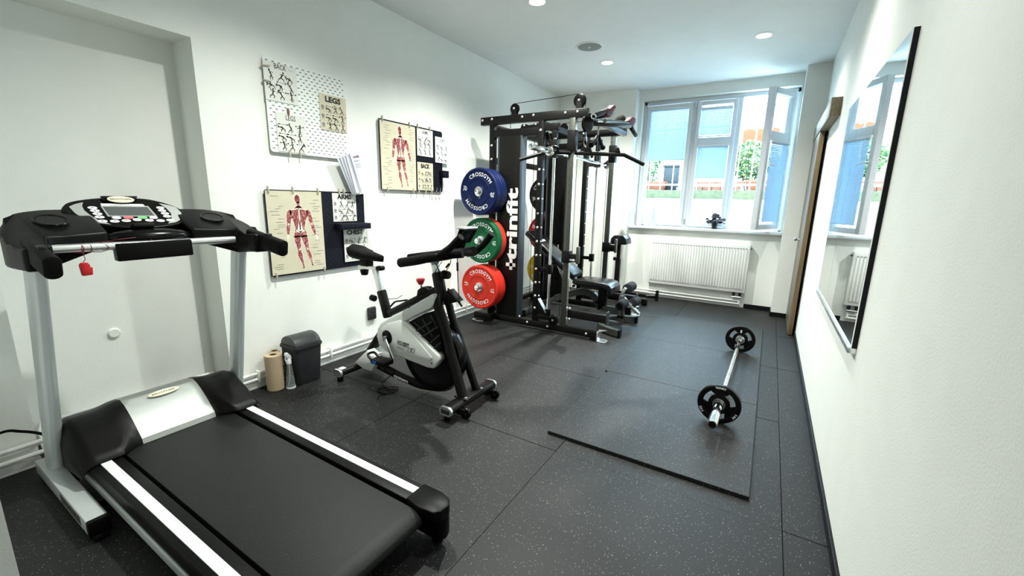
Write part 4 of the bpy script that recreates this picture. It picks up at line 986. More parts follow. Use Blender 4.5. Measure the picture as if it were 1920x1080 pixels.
for y in (3.835, 4.425): obj('foot_cap', MB().box(-1.112, -1.088, y-.034, y+.034, .0005, .076, .004), 'black_plastic', uf)
obj('foot_link', MB().box(-1.40, -1.20, YW-.05, YW+.0, .02, .06, .003), 'bench_grey', BN)
# leg developer and foam rollers
lg = obj('leg_lever', MB().beam((-1.21, YW, .34), (-1.10, YW, .23), .04, .03, .004).beam((-1.21, YW, .34), (-1.17, YW, .42), .04, .03, .004), 'alu', BN)
for x, z, y0, y1 in ((-1.165, .270, 3.985, 4.15), (-1.10, .262, 4.205, 4.375), (-1.165, .405, 4.21, 4.40), (-1.19, .392, 3.97, 4.13)):
    if z > .39 and y0 < 4: continue
    rl = obj('foam_roller', MB().cyl((x, y0, z), (x, y1, z), .050, n=24, bev=.008), 'foam', BN)
    yo = y0 if y0 < YW else y1; sg = -1 if y0 < YW else 1
    obj('roller_cap', MB().cyl((x, yo, z), (x, yo+sg*.010, z), .030, n=18), 'black_gloss', rl)
obj('roller_axle', MB().cyl((-1.165, 3.98, .270), (-1.165, YW, .270), .012, n=10), 'chrome', BN); obj('roller_axle', MB().cyl((-1.10, YW, .262), (-1.10, 4.38, .262), .012, n=10), 'chrome', BN)
obj('weight_post', MB().cyl((-1.10, YW, .23), (-1.02, YW+.02, .165), .018, n=14, bev=.003), 'chrome', BN)
for x, y, z, ax in ((-1.33, YW-.035, .33, -1), (-1.72, YW-.03, .38, -1), (-1.45, YW-.032, .24, -1)): obj('pin_knob', MB().cyl((x, y, z), (x, y-.035, z), .014, n=12, bev=.003), 'black_plastic', BN)
obj('seat_support', MB().box(-1.45, -1.36, YW-.03, YW+.03, .20, .39, .006), 'black_plastic', BN)
obj('back_prop', MB().beam((-1.80, YW+.03, .28), (-1.98, YW+.03, .64), .02, .03, .004), 'alu', BN)
# ---- preacher stand parked behind the far frame
PS = thing('preacher_stand', 'black arm-curl stand with half-round pad parked behind the bench', 'gym attachment', (-1.61, 5.30, 0))
pts = [(-.108, -.055), (-.095, .012), (-.06, .048), (.055, .052), (.092, .014), (.108, -.045), (.10, -.06), (-.10, -.066)]
obj('arm_pad', MB().prism([(-1.598+a, 5.20, .815+b) for a, b in pts], (0, .22, 0), .012, 3), 'vinyl', PS)
obj('post', MB().box(-1.632, -1.590, 5.28, 5.32, .075, .765, .004), 'powder_black', PS)
obj('post_sleeve', MB().box(-1.640, -1.582, 5.272, 5.328, .075, .56, .004), 'powder_black', PS)
obj('post_knob', MB().cyl((-1.64, 5.30, .555), (-1.675, 5.30, .56), .022, n=14, bev=.004), 'black_plastic', PS)
obj('base_beam', MB().box(-1.95, -1.205, 5.27, 5.33, .02, .08, .005), 'powder_black', PS)
for x in (-1.93, -1.235): obj('foot_cap', MB().box(x-.03, x+.03, 5.265, 5.335, .0005, .084, .005), 'black_plastic', PS)
obj('cross_beam', MB().box(-1.62, -1.57, 5.33, 5.68, .022, .07, .004), 'powder_black', PS)
obj('rear_beam', MB().box(-1.80, -1.17, 5.66, 5.70, .022, .065, .004), 'powder_black', PS)
obj('end_stop', MB().box(-1.185, -1.150, 5.655, 5.705, .0005, .135, .004), 'powder_black', PS)
obj('lock_pin', MB().cyl((-1.30, 5.645, .055), (-1.19, 5.645, .07), .007, n=8), 'chrome', PS)
# ================================================================== barbell on the rubber sheets
ZB = .018+.1155
e0 = onz(1335, 797, ZB); c1 = onz(1389, 633, ZB)
ax = (c1-e0).normalized(); ax.z = 0; ax.normalize()
yp1, yp2 = 2.56, 4.00
def onax(y): return e0+ax*((y-e0.y)/ax.y)
q1, q2 = onax(yp1), onax(yp2)
BB = thing('barbell_bar', 'chrome straight barbell lying on the rubber sheets', 'barbell', onax(3.3)*V((1, 1, 0))+V((0, 0, .018)))
obj('shaft', MB().cyl(q1, q2, .0145, n=20), 'chrome', BB)
for k in (.35, .5, .65):
    p = q1.lerp(q2, k); obj('grip_ring', MB().cyl(p-ax*.03, p+ax*.03, .0152, n=20), 'steel', BB)
far_end = onax(yp2+.36)
obj('sleeve', MB().lathe([(0, .012), (.017, .012), (.019, 0), (.0245, 0), (.0255, .004), (.0255, (q1-e0).length+.02), (.014, (q1-e0).length+.025)], e0, ax, 24), 'chrome', BB)
obj('sleeve', MB().lathe([(.014, -.03), (.0255, -.025), (.0255, (far_end-q2).length-.004), (.0245, (far_end-q2).length), (0, (far_end-q2).length)], q2, ax, 24), 'chrome', BB)
obj('end_disc', MB().lathe([(0, .0105), (.0168, .0105)], e0, ax, 20), 'black_plastic', BB)
obj('collar', MB().cyl(q1+ax*.022, q1+ax*.036, .036, n=24, bev=.003), 'chrome', BB); obj('collar', MB().cyl(q2-ax*.022, q2-ax*.036, .036, n=24, bev=.003), 'chrome', BB)
def grip_plate(label, c, sg, rot):
    t = thing('grip_plate', label, 'weight plate', V((c.x, c.y, .018)), 'small plates on the barbell')
    a_ = ax*sg; d, u, v = _frame(a_)
    R, th = .1155, .030
    mb = MB()
    mb.lathe([(.086, -th*.30), (.092, -th*.5), (R-.004, -th*.5), (R, -th*.36), (R, th*.36), (R-.004, th*.5), (.092, th*.5), (.086, th*.30), (.086, -th*.30)], c, a_, 64)
    mb.lathe([(.0262, -th*.5), (.034, -th*.5), (.038, -th*.36), (.058, -th*.32), (.058, th*.32), (.038, th*.36), (.034, th*.5), (.0262, th*.5), (.0262, -th*.5)], c, a_, 48)
    for k in range(3):
        A = rot+k*2*math.pi/3; pts = []
        for j in range(9):
            aa = A-.42+.84*j/8; pts.append((.056, aa))
        for j in range(9):
            aa = A+.62-1.24*j/8; pts.append((.088, aa))
        mb.prism([c+(V((0, 0, 1))*math.cos(aa)+ax.cross(V((0, 0, 1)))*math.sin(aa))*r-a_*(th*.30) for r, aa in pts], a_*(th*.60), .003, 1)
    obj('iron_disc', mb, 'black_plastic', t)
    obj('hub_ring', MB().lathe([(.027, th*.5), (.028, th*.56), (.034, th*.56), (.035, th*.5)], c, a_, 32), 'steel', t)
    mb = MB(); up = V((0, 0, 1)); rt = V((0, 0, 1)).cross(-a_) * -1
    rt = a_.cross(up) * -1
    for k in range(3):
        arctext(mb, 'RUBR' if k else 'BIG5', c+a_*(th*.5+.0006), -rt, up, .094, .012, rot+k*2*math.pi/3, .02, 1.0)
    return t, mb
def mk_gp(label, c, sg, rot, words):
    t = grip_plate(label, c, sg, rot); tt, mb = t; mb.bm.free()
    mb = MB(); a_ = ax*sg; up = V((0, 0, 1)); rt = up.cross(a_) if sg > 0 else up.cross(a_)
    rt = V((0, 0, 1)).cross(-a_)*-1
    # reader stands on the a_ side looking along -a_: right-hand direction
    rt = (-a_).cross(up)
    for k, wd in enumerate(words):
        if wd: arctext(mb, wd, c+a_*(.0156), rt, up, .096 if len(wd) > 1 else .060, .011 if len(wd) > 1 else .022, (rot if k == 0 else rot+k*2*math.pi/3), .02, 1.0)
    obj('lettering', mb, 'paper_white', tt, smooth=0, recalc=False)
mk_gp('near black three-slot plate on the barbell', q1, -1, 0, ('TRINFIT', '5 KG', '5 KG'))
mk_gp('far black three-slot plate on the barbell', q2, -1, 0, ('5', '', ''))
# ================================================================== bin, paper roll, spray bottle
B = thing('waste_bin', 'dark grey plastic waste bin with curved swing lid by the left wall', 'waste bin', (-2.665, 1.60, 0))
def rrect(cx, cy, hx, hy, r, z, n=5):
    out = []
    for sx, sy, a0 in ((1, 1, 0), (-1, 1, 90), (-1, -1, 180), (1, -1, 270)):
        for k in range(n+1):
            a = math.radians(a0+90*k/n); out.append(V((cx+sx*(hx-r)+r*math.cos(a), cy+sy*(hy-r)+r*math.sin(a), z)))
    return out
def loft(mb, rings, cap0=True, cap1=True):
    R = [[mb.bm.verts.new(p) for p in r] for r in rings]; n = len(R[0])
    for A, Bq in zip(R, R[1:]):
        for i in range(n): mb.bm.faces.new((A[i], A[(i+1) % n], Bq[(i+1) % n], Bq[i]))
    if cap0: mb.bm.faces.new(R[0][::-1])
    if cap1: mb.bm.faces.new(R[-1])
    return mb
obj('bin_body', loft(MB(), [rrect(-2.66, 1.605, .076, .086, .03, .0005), rrect(-2.66, 1.605, .080, .090, .03, .01), rrect(-2.655, 1.605, .092, .100, .03, .262)]), 'dark_grey', B)
obj('bin_rim', loft(MB(), [rrect(-2.655, 1.605, .098, .106, .032, .258), rrect(-2.655, 1.605, .099, .107, .032, .262), rrect(-2.655, 1.605, .097, .105, .03, .275)]), 'dark_grey', B)
arc = [(-2.655+.090*math.cos(a), .272+.068*math.sin(a)) for a in [math.pi*i/14 for i in range(15)]]
obj('swing_lid', MB().prism([(x, 1.512, z) for x, z in arc], (0, .186, 0), .008, 2), mat('lid_grey', (.045, .05, .052), .45), B)
R1 = thing('paper_towel_roll', 'upright roll of brown paper towel beside the spray bottle', 'paper roll', (-2.675, 1.418, 0), 'brown paper towel rolls')
mat('kraft', (.50, .38, .25), .85, bump=.5, bscale=60); mat('kraft_dark', (.10, .07, .04), .9)
def proll(t, x, y, r, h):
    obj('paper', MB().lathe([(.020, h-.002), (r-.004, h), (r, h-.004), (r, .004), (r-.003, .0005), (.020, .0005), (.020, h-.002)], (x, y, 0), (0, 0, 1), 30), 'kraft', t)
    obj('core', MB().lathe([(0, h-.03), (.020, h-.03), (.020, h-.003)], (x, y, 0), (0, 0, 1), 18), 'kraft_dark', t)
proll(R1, -2.675, 1.418, .052, .242)
R2 = thing('paper_towel_roll', 'brown paper towel roll half hidden behind the spray bottle at the wall', 'paper roll', (-2.742, 1.466, 0), 'brown paper towel rolls')
proll(R2, -2.742, 1.466, .030, .24)
SBt = thing('spray_bottle', 'clear spray bottle half full of water with a white trigger head', 'spray bottle', (-2.605, 1.478, 0))
x, y = -2.607, 1.480
mat('bottle_clear', (.95, .98, .98), .12, trans=.9, ior=1.06, spec=.4); mat('bottle_water', (.80, .86, .87), .08, trans=.85, ior=1.12)
obj('bottle', MB().lathe([(0, .0005), (.026, .0005), (.029, .006), (.0285, .02), (.024, .08), (.016, .155), (.014, .17), (.014, .178)], (x, y, 0), (0, 0, 1), 24), 'bottle_clear', SBt)
obj('water', MB().lathe([(0, .003), (.0255, .003), (.0278, .008), (.0225, .082), (0, .083)], (x, y, 0), (0, 0, 1), 24), 'bottle_water', SBt)
obj('base_ring', MB().lathe([(.0292, .001), (.0298, .004), (.0294, .014), (.029, .016)], (x, y, 0), (0, 0, 1), 24), 'white_plastic', SBt)
obj('dip_tube', MB().tube([(x, y, .17), (x, y, .09), (x-.012, y-.004, .02)], .0025, 6, sm=4), 'white_plastic', SBt)
tg = obj('trigger_head', MB().lathe([(.016, .172), (.016, .195), (.012, .202), (.010, .21), (0, .21)], (x, y, 0), (0, 0, 1), 16).prism([(x-.008, y-.026, .234), (x-.008, y-.020, .252), (x-.008, y-.005, .250), (x-.008, y+.016, .222), (x-.008, y+.018, .200), (x-.008, y-.006, .200)], (.016, 0, 0), .003), 'white_plastic', SBt)
obj('trigger', MB().tube([(x, y-.012, .232), (x, y-.022, .215), (x, y-.018, .190)], .004, 8, sm=4), 'white_plastic', tg)
# ================================================================== pegboards, charts, posters on the left wall
XB = -2.768
def pegboard(name, label, y0, y1, z0, z1, m, ms, loc):
    t = thing(name, label, 'pegboard', (XB, (y0+y1)/2, z0), 'pegboards on the left wall')
    def rr(r, x): 
        out = []
        for sy, sz, a0 in ((1, 1, 0), (-1, 1, 90), (-1, -1, 180), (1, -1, 270)):
            for k in range(5): a = math.radians(a0+22.5*k); out.append((x, (y1 if sy > 0 else y0)-sy*r+r*math.cos(a), (z1 if sz > 0 else z0)-sz*r+r*math.sin(a)))
        return out
    obj('board', MB().prism(rr(.018, XB-.005), (.005, 0, 0)), m, t)
    obj('wall_spacer', MB().box(XL+.0005, XB-.005, y0+.05, y0+.08, z1-.06, z1-.03), m, t); obj('wall_spacer', MB().box(XL+.0005, XB-.005, y1-.08, y1-.05, z0+.03, z0+.06), m, t)
    mb = MB(); r = 0; z = z0+.022
    while z < z1-.01:
        y = y0+.022+(.02 if r % 2 else 0)
        while y < y1-.015:
            if m == 'peg_white': mb.box(XB-.001, XB+.0004, y-.0075, y+.0075, z-.0028, z+.0028)
            else: mb.box(XB-.001, XB+.0004, y-.0028, y+.0028, z-.0075, z+.0075)
            y += .04
        z += .02; r += 1
    obj('slots', mb, ms, t, kind='stuff', smooth=0)
    return t
PW = pegboard('pegboard', 'white slotted pegboard with exercise sheets, highest on the left wall', 1.58, 2.162, 1.535, 2.10, 'peg_white', 'peg_slot', None)
PD = pegboard('pegboard', 'dark navy pegboard with back-view anatomy chart above the bike saddle', 1.512, 2.285, .728, 1.298, 'peg_dark', 'peg_dark_slot', None)
PR = pegboard('pegboard', 'dark pegboard with front-view anatomy chart next to the rack', 2.468, 3.235, 1.328, 1.885, 'peg_dark', 'peg_dark_slot', None)
def clip(y, z, p, vert=True, m='clip'):
    obj('clip', MB().box(XB-.004, XB+.014, y-.004, y+.004, z-.022, z+.022, .002) if vert else MB().box(XB-.004, XB+.014, y-.024, y+.024, z-.004, z+.004, .002), m, p)
for y, z, v in ((1.588, 2.04, 0), (1.592, 1.955, 0), (1.70, 1.535, 1), (1.775, 1.535, 1)): clip(y, z, PW, v)
obj('clip', MB().box(XB, XB+.014, 1.708, 1.718, 1.775, 1.815, .002), mat('clip_brown', (.22, .08, .06), .5), PW)
for y, z in ((1.535, 1.297), (1.70, 1.30), (1.885, 1.297), (2.06, 1.298), (2.10, 1.298), (1.54, .735), (1.895, .735)): clip(y, z, PD)
for y, z in ((2.50, 1.885), (2.80, 1.883), (2.90, 1.885), (3.055, 1.883), (2.53, 1.328), (2.83, 1.328), (2.90, 1.328), (2.99, 1.328), (3.07, 1.328)): clip(y, z, PR)
for y in (3.10, 3.15, 3.20): obj('hook', MB().tube([(XB+.003, y, 1.37), (XB+.008, y, 1.325), (XB+.03, y+.004, 1.318), (XB+.034, y+.008, 1.345)], .003, 6, sm=4), 'steel', PR)
obj('shelf', MB().box(XB, XB+.085, 2.005, 2.275, 1.022, 1.066, .004), 'peg_dark', PD)
obj('box_holder', MB().box(XB, XB+.06, 3.185, 3.262, 1.462, 1.528, .004), 'peg_dark', PR)
# --- printed sheets
class Sheet:
    def __init__(s, label, cat, q, m, lift=.004, group=None, ox=XB):
        s.x = ox+lift; s.q = [V(p) for p in [onx(*a, ox+lift) for a in q]]      # TL TR BR BL from the photograph
        y0 = (s.q[0].y+s.q[3].y)/2; y1 = (s.q[1].y+s.q[2].y)/2; z1 = (s.q[0].z+s.q[1].z)/2; z0 = (s.q[2].z+s.q[3].z)/2
        s.y0, s.y1, s.z0, s.z1 = y0, y1, z0, z1
        s.t = thing('anatomy_chart' if cat == 'chart' else 'exercise_poster', label, cat, (s.x, (y0+y1)/2, z0), group)
        obj('sheet', MB().box(s.x-.0012, s.x, y0, y1, z0, z1), m, s.t, smooth=0)
    def p(s, u, v, k=.0008): return V((s.x+k, s.y0+(s.y1-s.y0)*u, s.z1-(s.z1-s.z0)*v))
    def poly(s, mb, pts, k=.0008): mb.poly([s.p(u, v, k) for u, v in pts])
    def line(s, mb, a, b, w, k=.0008):
        A, Bq = s.p(*a, k), s.p(*b, k); d = (Bq-A); n = V((0, -d.z, d.y)).normalized()*w/2; mb.poly([A-n, Bq-n, Bq+n, A+n])
    def disc(s, mb, c, r, k=.0008, n=8, ry=None):
        C = s.p(*c, k); mb.poly([C+V((0, math.cos(a)*r, math.sin(a)*(ry or r))) for a in [2*math.pi*i/n for i in range(n)]])
    def title(s, txt, v, h, w=None, bold=.03, u=.5, m='ink'):
        mb = MB(); text(mb, txt, s.p(u, v, .001), (0, 1, 0), (0, 0, 1), h, w, bold); obj('title', mb, m, s.t, smooth=0, recalc=False)
def minifig(S, mb, u, v, sz, rnd):
    H_ = S.z1-S.z0; W_ = S.y1-S.y0; q = lambda a, b: (u+a*sz/W_, v+b*sz/H_)
    lean = rnd.uniform(-.35, .35); kind = rnd.random()
    hip = (0, .15); sh = (lean, -.25) if kind < .7 else (-.4, .05+lean*.2)
    hd = (sh[0]*1.25, sh[1]-.18) if kind < .7 else (sh[0]-.2, sh[1]-.02)
    w = sz*.10
    S.line(mb, q(*hip), q(*sh), w*1.5); S.disc(mb, q(*hd), sz*.11)
    for sgn in (-1, 1):
        kn = (sgn*rnd.uniform(.05, .35), .38+rnd.uniform(-.1, .05)); ft = (kn[0]+rnd.uniform(-.15, .15), .62)
        S.line(mb, q(*hip), q(*kn), w); S.line(mb, q(*kn), q(*ft), w*.8)
        el = (sh[0]+sgn*rnd.uniform(.12, .35), sh[1]+rnd.uniform(-.12, .25)); S.line(mb, q(*sh), q(*el), w*.7); S.line(mb, q(*el), q(el[0]+rnd.uniform(-.1, .2), el[1]-rnd.uniform(-.05, .3)), w*.6)
    if rnd.random() < .45: S.line(mb, q(-.5, -.3), q(.5, -.3), w*.35); S.disc(mb, q(-.5, -.3), sz*.09); S.disc(mb, q(.5, -.3), sz*.09)
def figures(S, us, vs, sz, seed, lines=True, icons=False):
    rnd = random.Random(seed); mb = MB(); mg = MB()
    for v in vs:
        for u in us: minifig(S, mb, u, v, sz, rnd); S.line(mg, (u-.09, v+.075), (u+.09, v+.075), .0018)
        if icons: S.disc(mg, (.10, v-.02), sz*.28, n=12); S.line(mg, (.05, v+.05), (.15, v+.05), .005)
        if icons: S.line(mg, (.03, v+.11), (.97, v+.11), .0012)
    obj('printed_figures', mb, 'ink', S.t, kind='stuff', smooth=0); obj('printed_lines', mg, 'ink_grey', S.t, kind='stuff', smooth=0)
G3 = 'exercise sheets on the pegboards'
S = Sheet('thin exercise sheet titled BACK in serif capitals on the white pegboard', 'poster', ((490, 110), (556, 129), (559, 200), (500, 184)), 'paper', group=G3); S.title('BACK', .15, .030, .078, 0.005); figures(S, (.22, .5, .80), (.32, .56, .80), .052, 3)
mb = MB(); S.line(mb, (.10, .11), (.26, .11), .0015); S.line(mb, (.74, .11), (.90, .11), .0015); obj('title_rule', mb, 'ink_grey', S.t, smooth=0)
S = Sheet('exercise sheet titled LEGS in thin serif letters, lower left on the white pegboard', 'poster', ((516, 206), (571, 222), (575, 290), (523, 282)), 'paper', group=G3); S.title('LEGS', .17, .030, .066, 0.004); figures(S, (.22, .5, .80), (.36, .60, .84), .052, 5)
S = Sheet('cream poster titled LEGS in bold capitals on the right of the white pegboard', 'poster', ((598, 172), (648, 187), (651, 250), (602, 243)), 'paper_cream', group=G3); S.title('LEGS', .20, .034, .125, .05); figures(S, (.36, .60, .84), (.38, .62, .86), .048, 8, icons=True)
S = Sheet('poster titled ARMS in bold capitals on the navy pegboard above the shelf', 'poster', ((621, 361), (667, 364), (669, 415), (627, 415)), 'paper', group=G3); S.title('ARMS', .20, .034, .125, .05); figures(S, (.36, .60, .84), (.38, .62, .86), .042, 11, icons=True)
S = Sheet('curled poster titled CHEST in bold capitals behind the bike saddle', 'poster', ((643, 428), (690, 430), (692, 487), (648, 490)), 'paper', lift=.014, group=G3); S.title('CHEST', .16, .032, .15, .05, .45); figures(S, (.34, .58, .82), (.36, .60, .84), .046, 14, icons=True)
S = Sheet('thin exercise sheet titled ARMS in serif letters on the dark pegboard by the rack', 'poster', ((781, 239), (809, 246), (814, 296), (783, 291)), 'paper', lift=.008, group=G3); S.title('ARMS', .18, .030, .075, .004); figures(S, (.22, .5, .80), (.38, .60, .84), .048, 17)
S = Sheet('exercise sheet overhanging the right edge of the dark pegboard by the rack', 'poster', ((815, 254), (840, 262), (843, 308), (817, 304)), 'paper_white', lift=.012, group=G3); S.title('CHEST', .18, .026, .075, .004); figures(S, (.22, .5, .80), (.40, .62, .86), .044, 21)
S = Sheet('cream poster titled BACK in bold capitals low on the dark pegboard by the rack', 'poster', ((782, 303), (811, 307), (813, 358), (784, 356)), 'paper_cream', group=G3); S.title('BACK', .20, .036, .115, .05); figures(S, (.34, .50, .66, .84), (.38, .62, .86), .038, 23, icons=True)
# --- anatomy charts
m = mat('muscle', (.30, .055, .055), .7, var=.1); n_ = m.node_tree.nodes; l_ = m.node_tree.links
wv = n_.new('ShaderNodeTexWave'); wv.inputs['Scale'].default_value = 55; wv.inputs['Distortion'].default_value = 6; tc_ = [q for q in n_ if q.type == 'TEX_COORD'][0]; l_.new(tc_.outputs['Object'], wv.inputs['Vector'])
cr_ = n_.new('ShaderNodeValToRGB'); cr_.color_ramp.elements[0].color = (.22, .035, .04, 1); cr_.color_ramp.elements[1].color = (.58, .28, .25, 1); l_.new(wv.outputs['Fac'], cr_.inputs[0]); l_.new(cr_.outputs[0], n_['Principled BSDF'].inputs['Base Color'])
mat('tendon', (.78, .74, .64), .7); mat('muscle_dark', (.16, .03, .035), .7)
def chart(label, quad, back):
    S = Sheet(label, 'chart', quad, 'paper_cream', group='anatomy charts')
    cx = .55
    L = {}
    body = MB(); ten = MB(); dk = MB(); under = MB()
    def limb(mb, pts, k=.0008):
        if mb is body and k == .0008: limb(under, [(u, v, w+.010) for u, v, w in pts], .0004)
        """pts: (u, v, halfwidth)"""
        S.poly(mb, [(u-w, v) for u, v, w in pts]+[(u+w, v) for u, v, w in pts[::-1]], k)
    limb(body, [(cx-.005, .125, .022), (cx, .165, .022), (cx, .20, .05)])
    limb(body, [(cx-.0, .18, .04), (cx, .215, .10), (cx, .235, .17), (cx, .28, .155), (cx, .36, .115), (cx, .44, .085), (cx, .48, .09)])
    limb(body, [(cx-.0, .47, .085), (cx, .51, .115), (cx-.0, .56, .115)])
    limb(body, [(cx-.165, .225, .02), (cx-.178, .26, .045), (cx-.19, .34, .040), (cx-.20, .395, .030), (cx-.213, .44, .036), (cx-.222, .52, .018)])
    limb(body, [(cx+.165, .225, .02), (cx+.182, .27, .043), (cx+.21, .36, .038), (cx+.226, .40, .030), (cx+.25, .46, .034), (cx+.285, .54, .016)])
    limb(body, [(cx-.062, .54, .057), (cx-.065, .60, .054), (cx-.045, .70, .033), (cx-.042, .735, .030), (cx-.035, .79, .042), (cx-.005, .87, .020), (cx+.015, .93, .011), (cx+.01, .955, .022)])
    limb(body, [(cx+.058, .54, .057), (cx+.08, .60, .053), (cx+.105, .70, .032), (cx+.115, .735, .029), (cx+.14, .79, .040), (cx+.165, .86, .019), (cx+.18, .91, .011), (cx+.19, .935, .02)])
    for a, b, w in (((cx-.0, .20), (cx, .47), .008), ((cx-.14, .225), (cx+.0, .205), .007), ((cx+.14, .225), (cx, .205), .007), ((cx-.08, .475), (cx+.0, .50), .012), ((cx+.08, .475), (cx, .50), .012)): S.line(ten, a, b, w, .0014)
    S.poly(ten, [(cx-.012, .36), (cx+.012, .36), (cx+.05, .46), (cx, .52), (cx-.05, .46)], .0014)
    for u, v, w, h_ in ((cx-.035, .71, .020, .012), (cx+.11, .71, .020, .012), (cx-.20, .395, .02, .008), (cx+.225, .40, .02, .008)): S.disc(ten, (u, v), w*.35, .0014)
    limb(ten, [(cx-.225, .52, .018), (cx-.235, .56, .026), (cx-.24, .60, .006)], .0014); limb(ten, [(cx+.29, .54, .016), (cx+.305, .58, .026), (cx+.31, .62, .006)], .0014)
    S.disc(under, (cx-.015, .092), .026, .0004, 16, .036); S.disc(body, (cx-.015, .092), .020, .0008, 16, .029); S.disc(dk, (cx-.015, .075), .015, .0012, 12, .012)
    for s_ in (-1, 1): S.line(dk, (cx+s_*.04, .26), (cx+s_*.09, .40), .006, .0012); S.line(dk, (cx+s_*.07, .56), (cx+s_*.08, .68), .005, .0012)
    obj('figure_outline', under, 'tendon', S.t, smooth=0); obj('figure', body, 'muscle', S.t, smooth=0); obj('figure_tendons', ten, 'tendon', S.t, smooth=0); obj('figure_shading', dk, 'muscle_dark', S.t, kind='stuff', smooth=0)
    lab = MB(); rnd = random.Random(5 if back else 6); v = .06
    while v < .97:
        for side in (0, 1):
            if rnd.random() < .8:
                w = rnd.uniform(.08, .15); u0 = (.30-rnd.uniform(0, .12)-w if side == 0 else .80+rnd.uniform(-.05, .04)); u0 = max(.04, u0); S.line(lab, (u0, v), (min(.97, u0+w), v), .0032)
        v += rnd.uniform(.024, .05)
    obj('printed_labels', lab, 'ink_grey', S.t, kind='stuff', smooth=0)
    return S
chart('cream anatomy chart of the muscles from behind, on the navy pegboard', ((497, 357), (601, 360), (612, 504), (511, 517)), True)
chart('cream anatomy chart of the muscles from the front, on the dark pegboard by the rack', ((711, 224), (777, 238), (782, 357), (717, 355)), False)
# --- leaflets held above the navy pegboard
mat('leaflet', (.62, .63, .70), .6)
def leaf(label, quad, x, grp, th=.004):
    q = [onx(*a, x) for a in quad]; o = thing('leaflet', label, 'leaflet', q[3], grp)
    obj('folded_sheet', MB().prism(q, (-th, 0, 0)), 'leaflet', o, smooth=0); return o, q
o, q = leaf('front lilac leaflet with a plum coloured heading above the ARMS poster', ((655, 286), (672, 283), (693, 357), (679, 363)), -2.700, None)
mb = MB(); u_ = (q[1]-q[0]).normalized(); v_ = (q[0]-q[3]).normalized()
text(mb, 'trinfit', q[0].lerp(q[1], .55)-v_*.045+V((.001, 0, 0)), u_, v_, .018, .055, .02); obj('lettering', mb, mat('ink_plum', (.12, .02, .06), .6), o, smooth=0, recalc=False)
mb = MB()
for k in range(5): a = q[0].lerp(q[1], .2)-v_*(.065+.012*(k > 1)*k)+V((.001, 0, 0)); b = a+u_*.045; mb.poly([a, b, b-v_*.003, a-v_*.003])
obj('printed_lines', mb, 'ink_grey', o, kind='stuff', smooth=0)
for k in range(4):
    dx = k*5.5
    leaf(('leftmost white folded leaflet of the fan above the ARMS poster', 'second white folded leaflet from the left in the fan above the ARMS poster', 'third white folded leaflet from the left in the fan above the ARMS poster', 'white folded leaflet right behind the lilac one above the ARMS poster')[k], ((632+dx, 297-dx*.35), (640+dx, 294-dx*.35), (668+dx*.5, 363-dx*.1), (660+dx*.5, 364-dx*.1)), -2.735+.008*k, 'fanned leaflets above the ARMS poster')
LH = thing('leaflet_holder', 'clear leaflet holder behind the fanned leaflets over the ARMS poster', 'leaflet holder', onx(668, 364, -2.76))
q = [onx(*a, -2.762) for a in ((645, 300), (672, 300), (690, 362), (662, 366))]; obj('holder_back', MB().prism(q, (.008, 0, 0)), 'white_plastic', LH)
# ================================================================== window sill things
PT = thing('potted_plant', 'small dark purple leaved plant in a black pot on the window sill', 'potted plant', (-.60, 5.945, .966))
px_, py_, pz_ = -.600, 5.945, .9665
obj('pot', MB().lathe([(0, 0), (.026, 0), (.030, .004), (.038, .066), (.041, .068), (.041, .080), (.036, .080), (.034, .070), (0, .070)], (px_, py_, pz_), (0, 0, 1), 24), mat('pot_black', (.012, .014, .018), .5), PT)
rnd = random.Random(4); mb = MB(); ms = MB()
for k in range(120):
    a = rnd.uniform(0, 2*math.pi); rr = rnd.uniform(.01, .115)*(.8+.4*rnd.random()); zz = pz_+.075+rnd.uniform(.0, .13)*(1-rr/.17)
    c = V((px_+rr*math.cos(a), py_-.01+.55*rr*math.sin(a), zz)); s_ = rnd.uniform(.014, .026)
    nrm = V((rnd.uniform(-.5, .5), rnd.uniform(-1, .1), rnd.uniform(.3, 1))).normalized(); d, e, f = _frame(nrm)
    mb.poly([c+e*s_, c+e*s_*.3+f*s_*.8, c-e*s_*.7+f*s_*.5, c-e*s_, c-e*s_*.6-f*s_*.6, c+e*s_*.4-f*s_*.8])
    ms.tube([(px_, py_, pz_+.07), V((px_, py_, pz_+.09)).lerp(c, .6), c], .0012, 4)
obj('leaves', mb, mat('leaf_purple', (.020, .010, .018), .5), PT, kind='stuff'); obj('stems', ms, mat('stem_dark', (.03, .02, .02), .6), PT, kind='stuff')
for x, r, lb in ((-1.565, .030, 'white paper roll standing at the left end of the window sill'), (-1.462, .028, 'second white paper roll on the sill next to the pale blue card')):
    tt = thing('rolled_paper', lb, 'paper roll', (x, 5.975, .966), 'paper rolls on the sill')
    obj('paper', MB().lathe([(r*.8, .001), (r, .001), (r, .245), (r*.8, .245), (r*.8, .001)], (x, 5.975, .966), (0, 0, 1), 20), 'paper_white', tt)
obj('folded_card', MB().prism([(-1.42, 5.955, .967), (-1.335, 5.965, .967), (-1.365, 5.99, 1.215), (-1.385, 5.985, 1.215)], (0, .004, 0)), mat('card_blue', (.50, .68, .78), .5), label='pale blue folded card standing on the left of the window sill', cat='card', base=(-1.38, 5.97, .967))
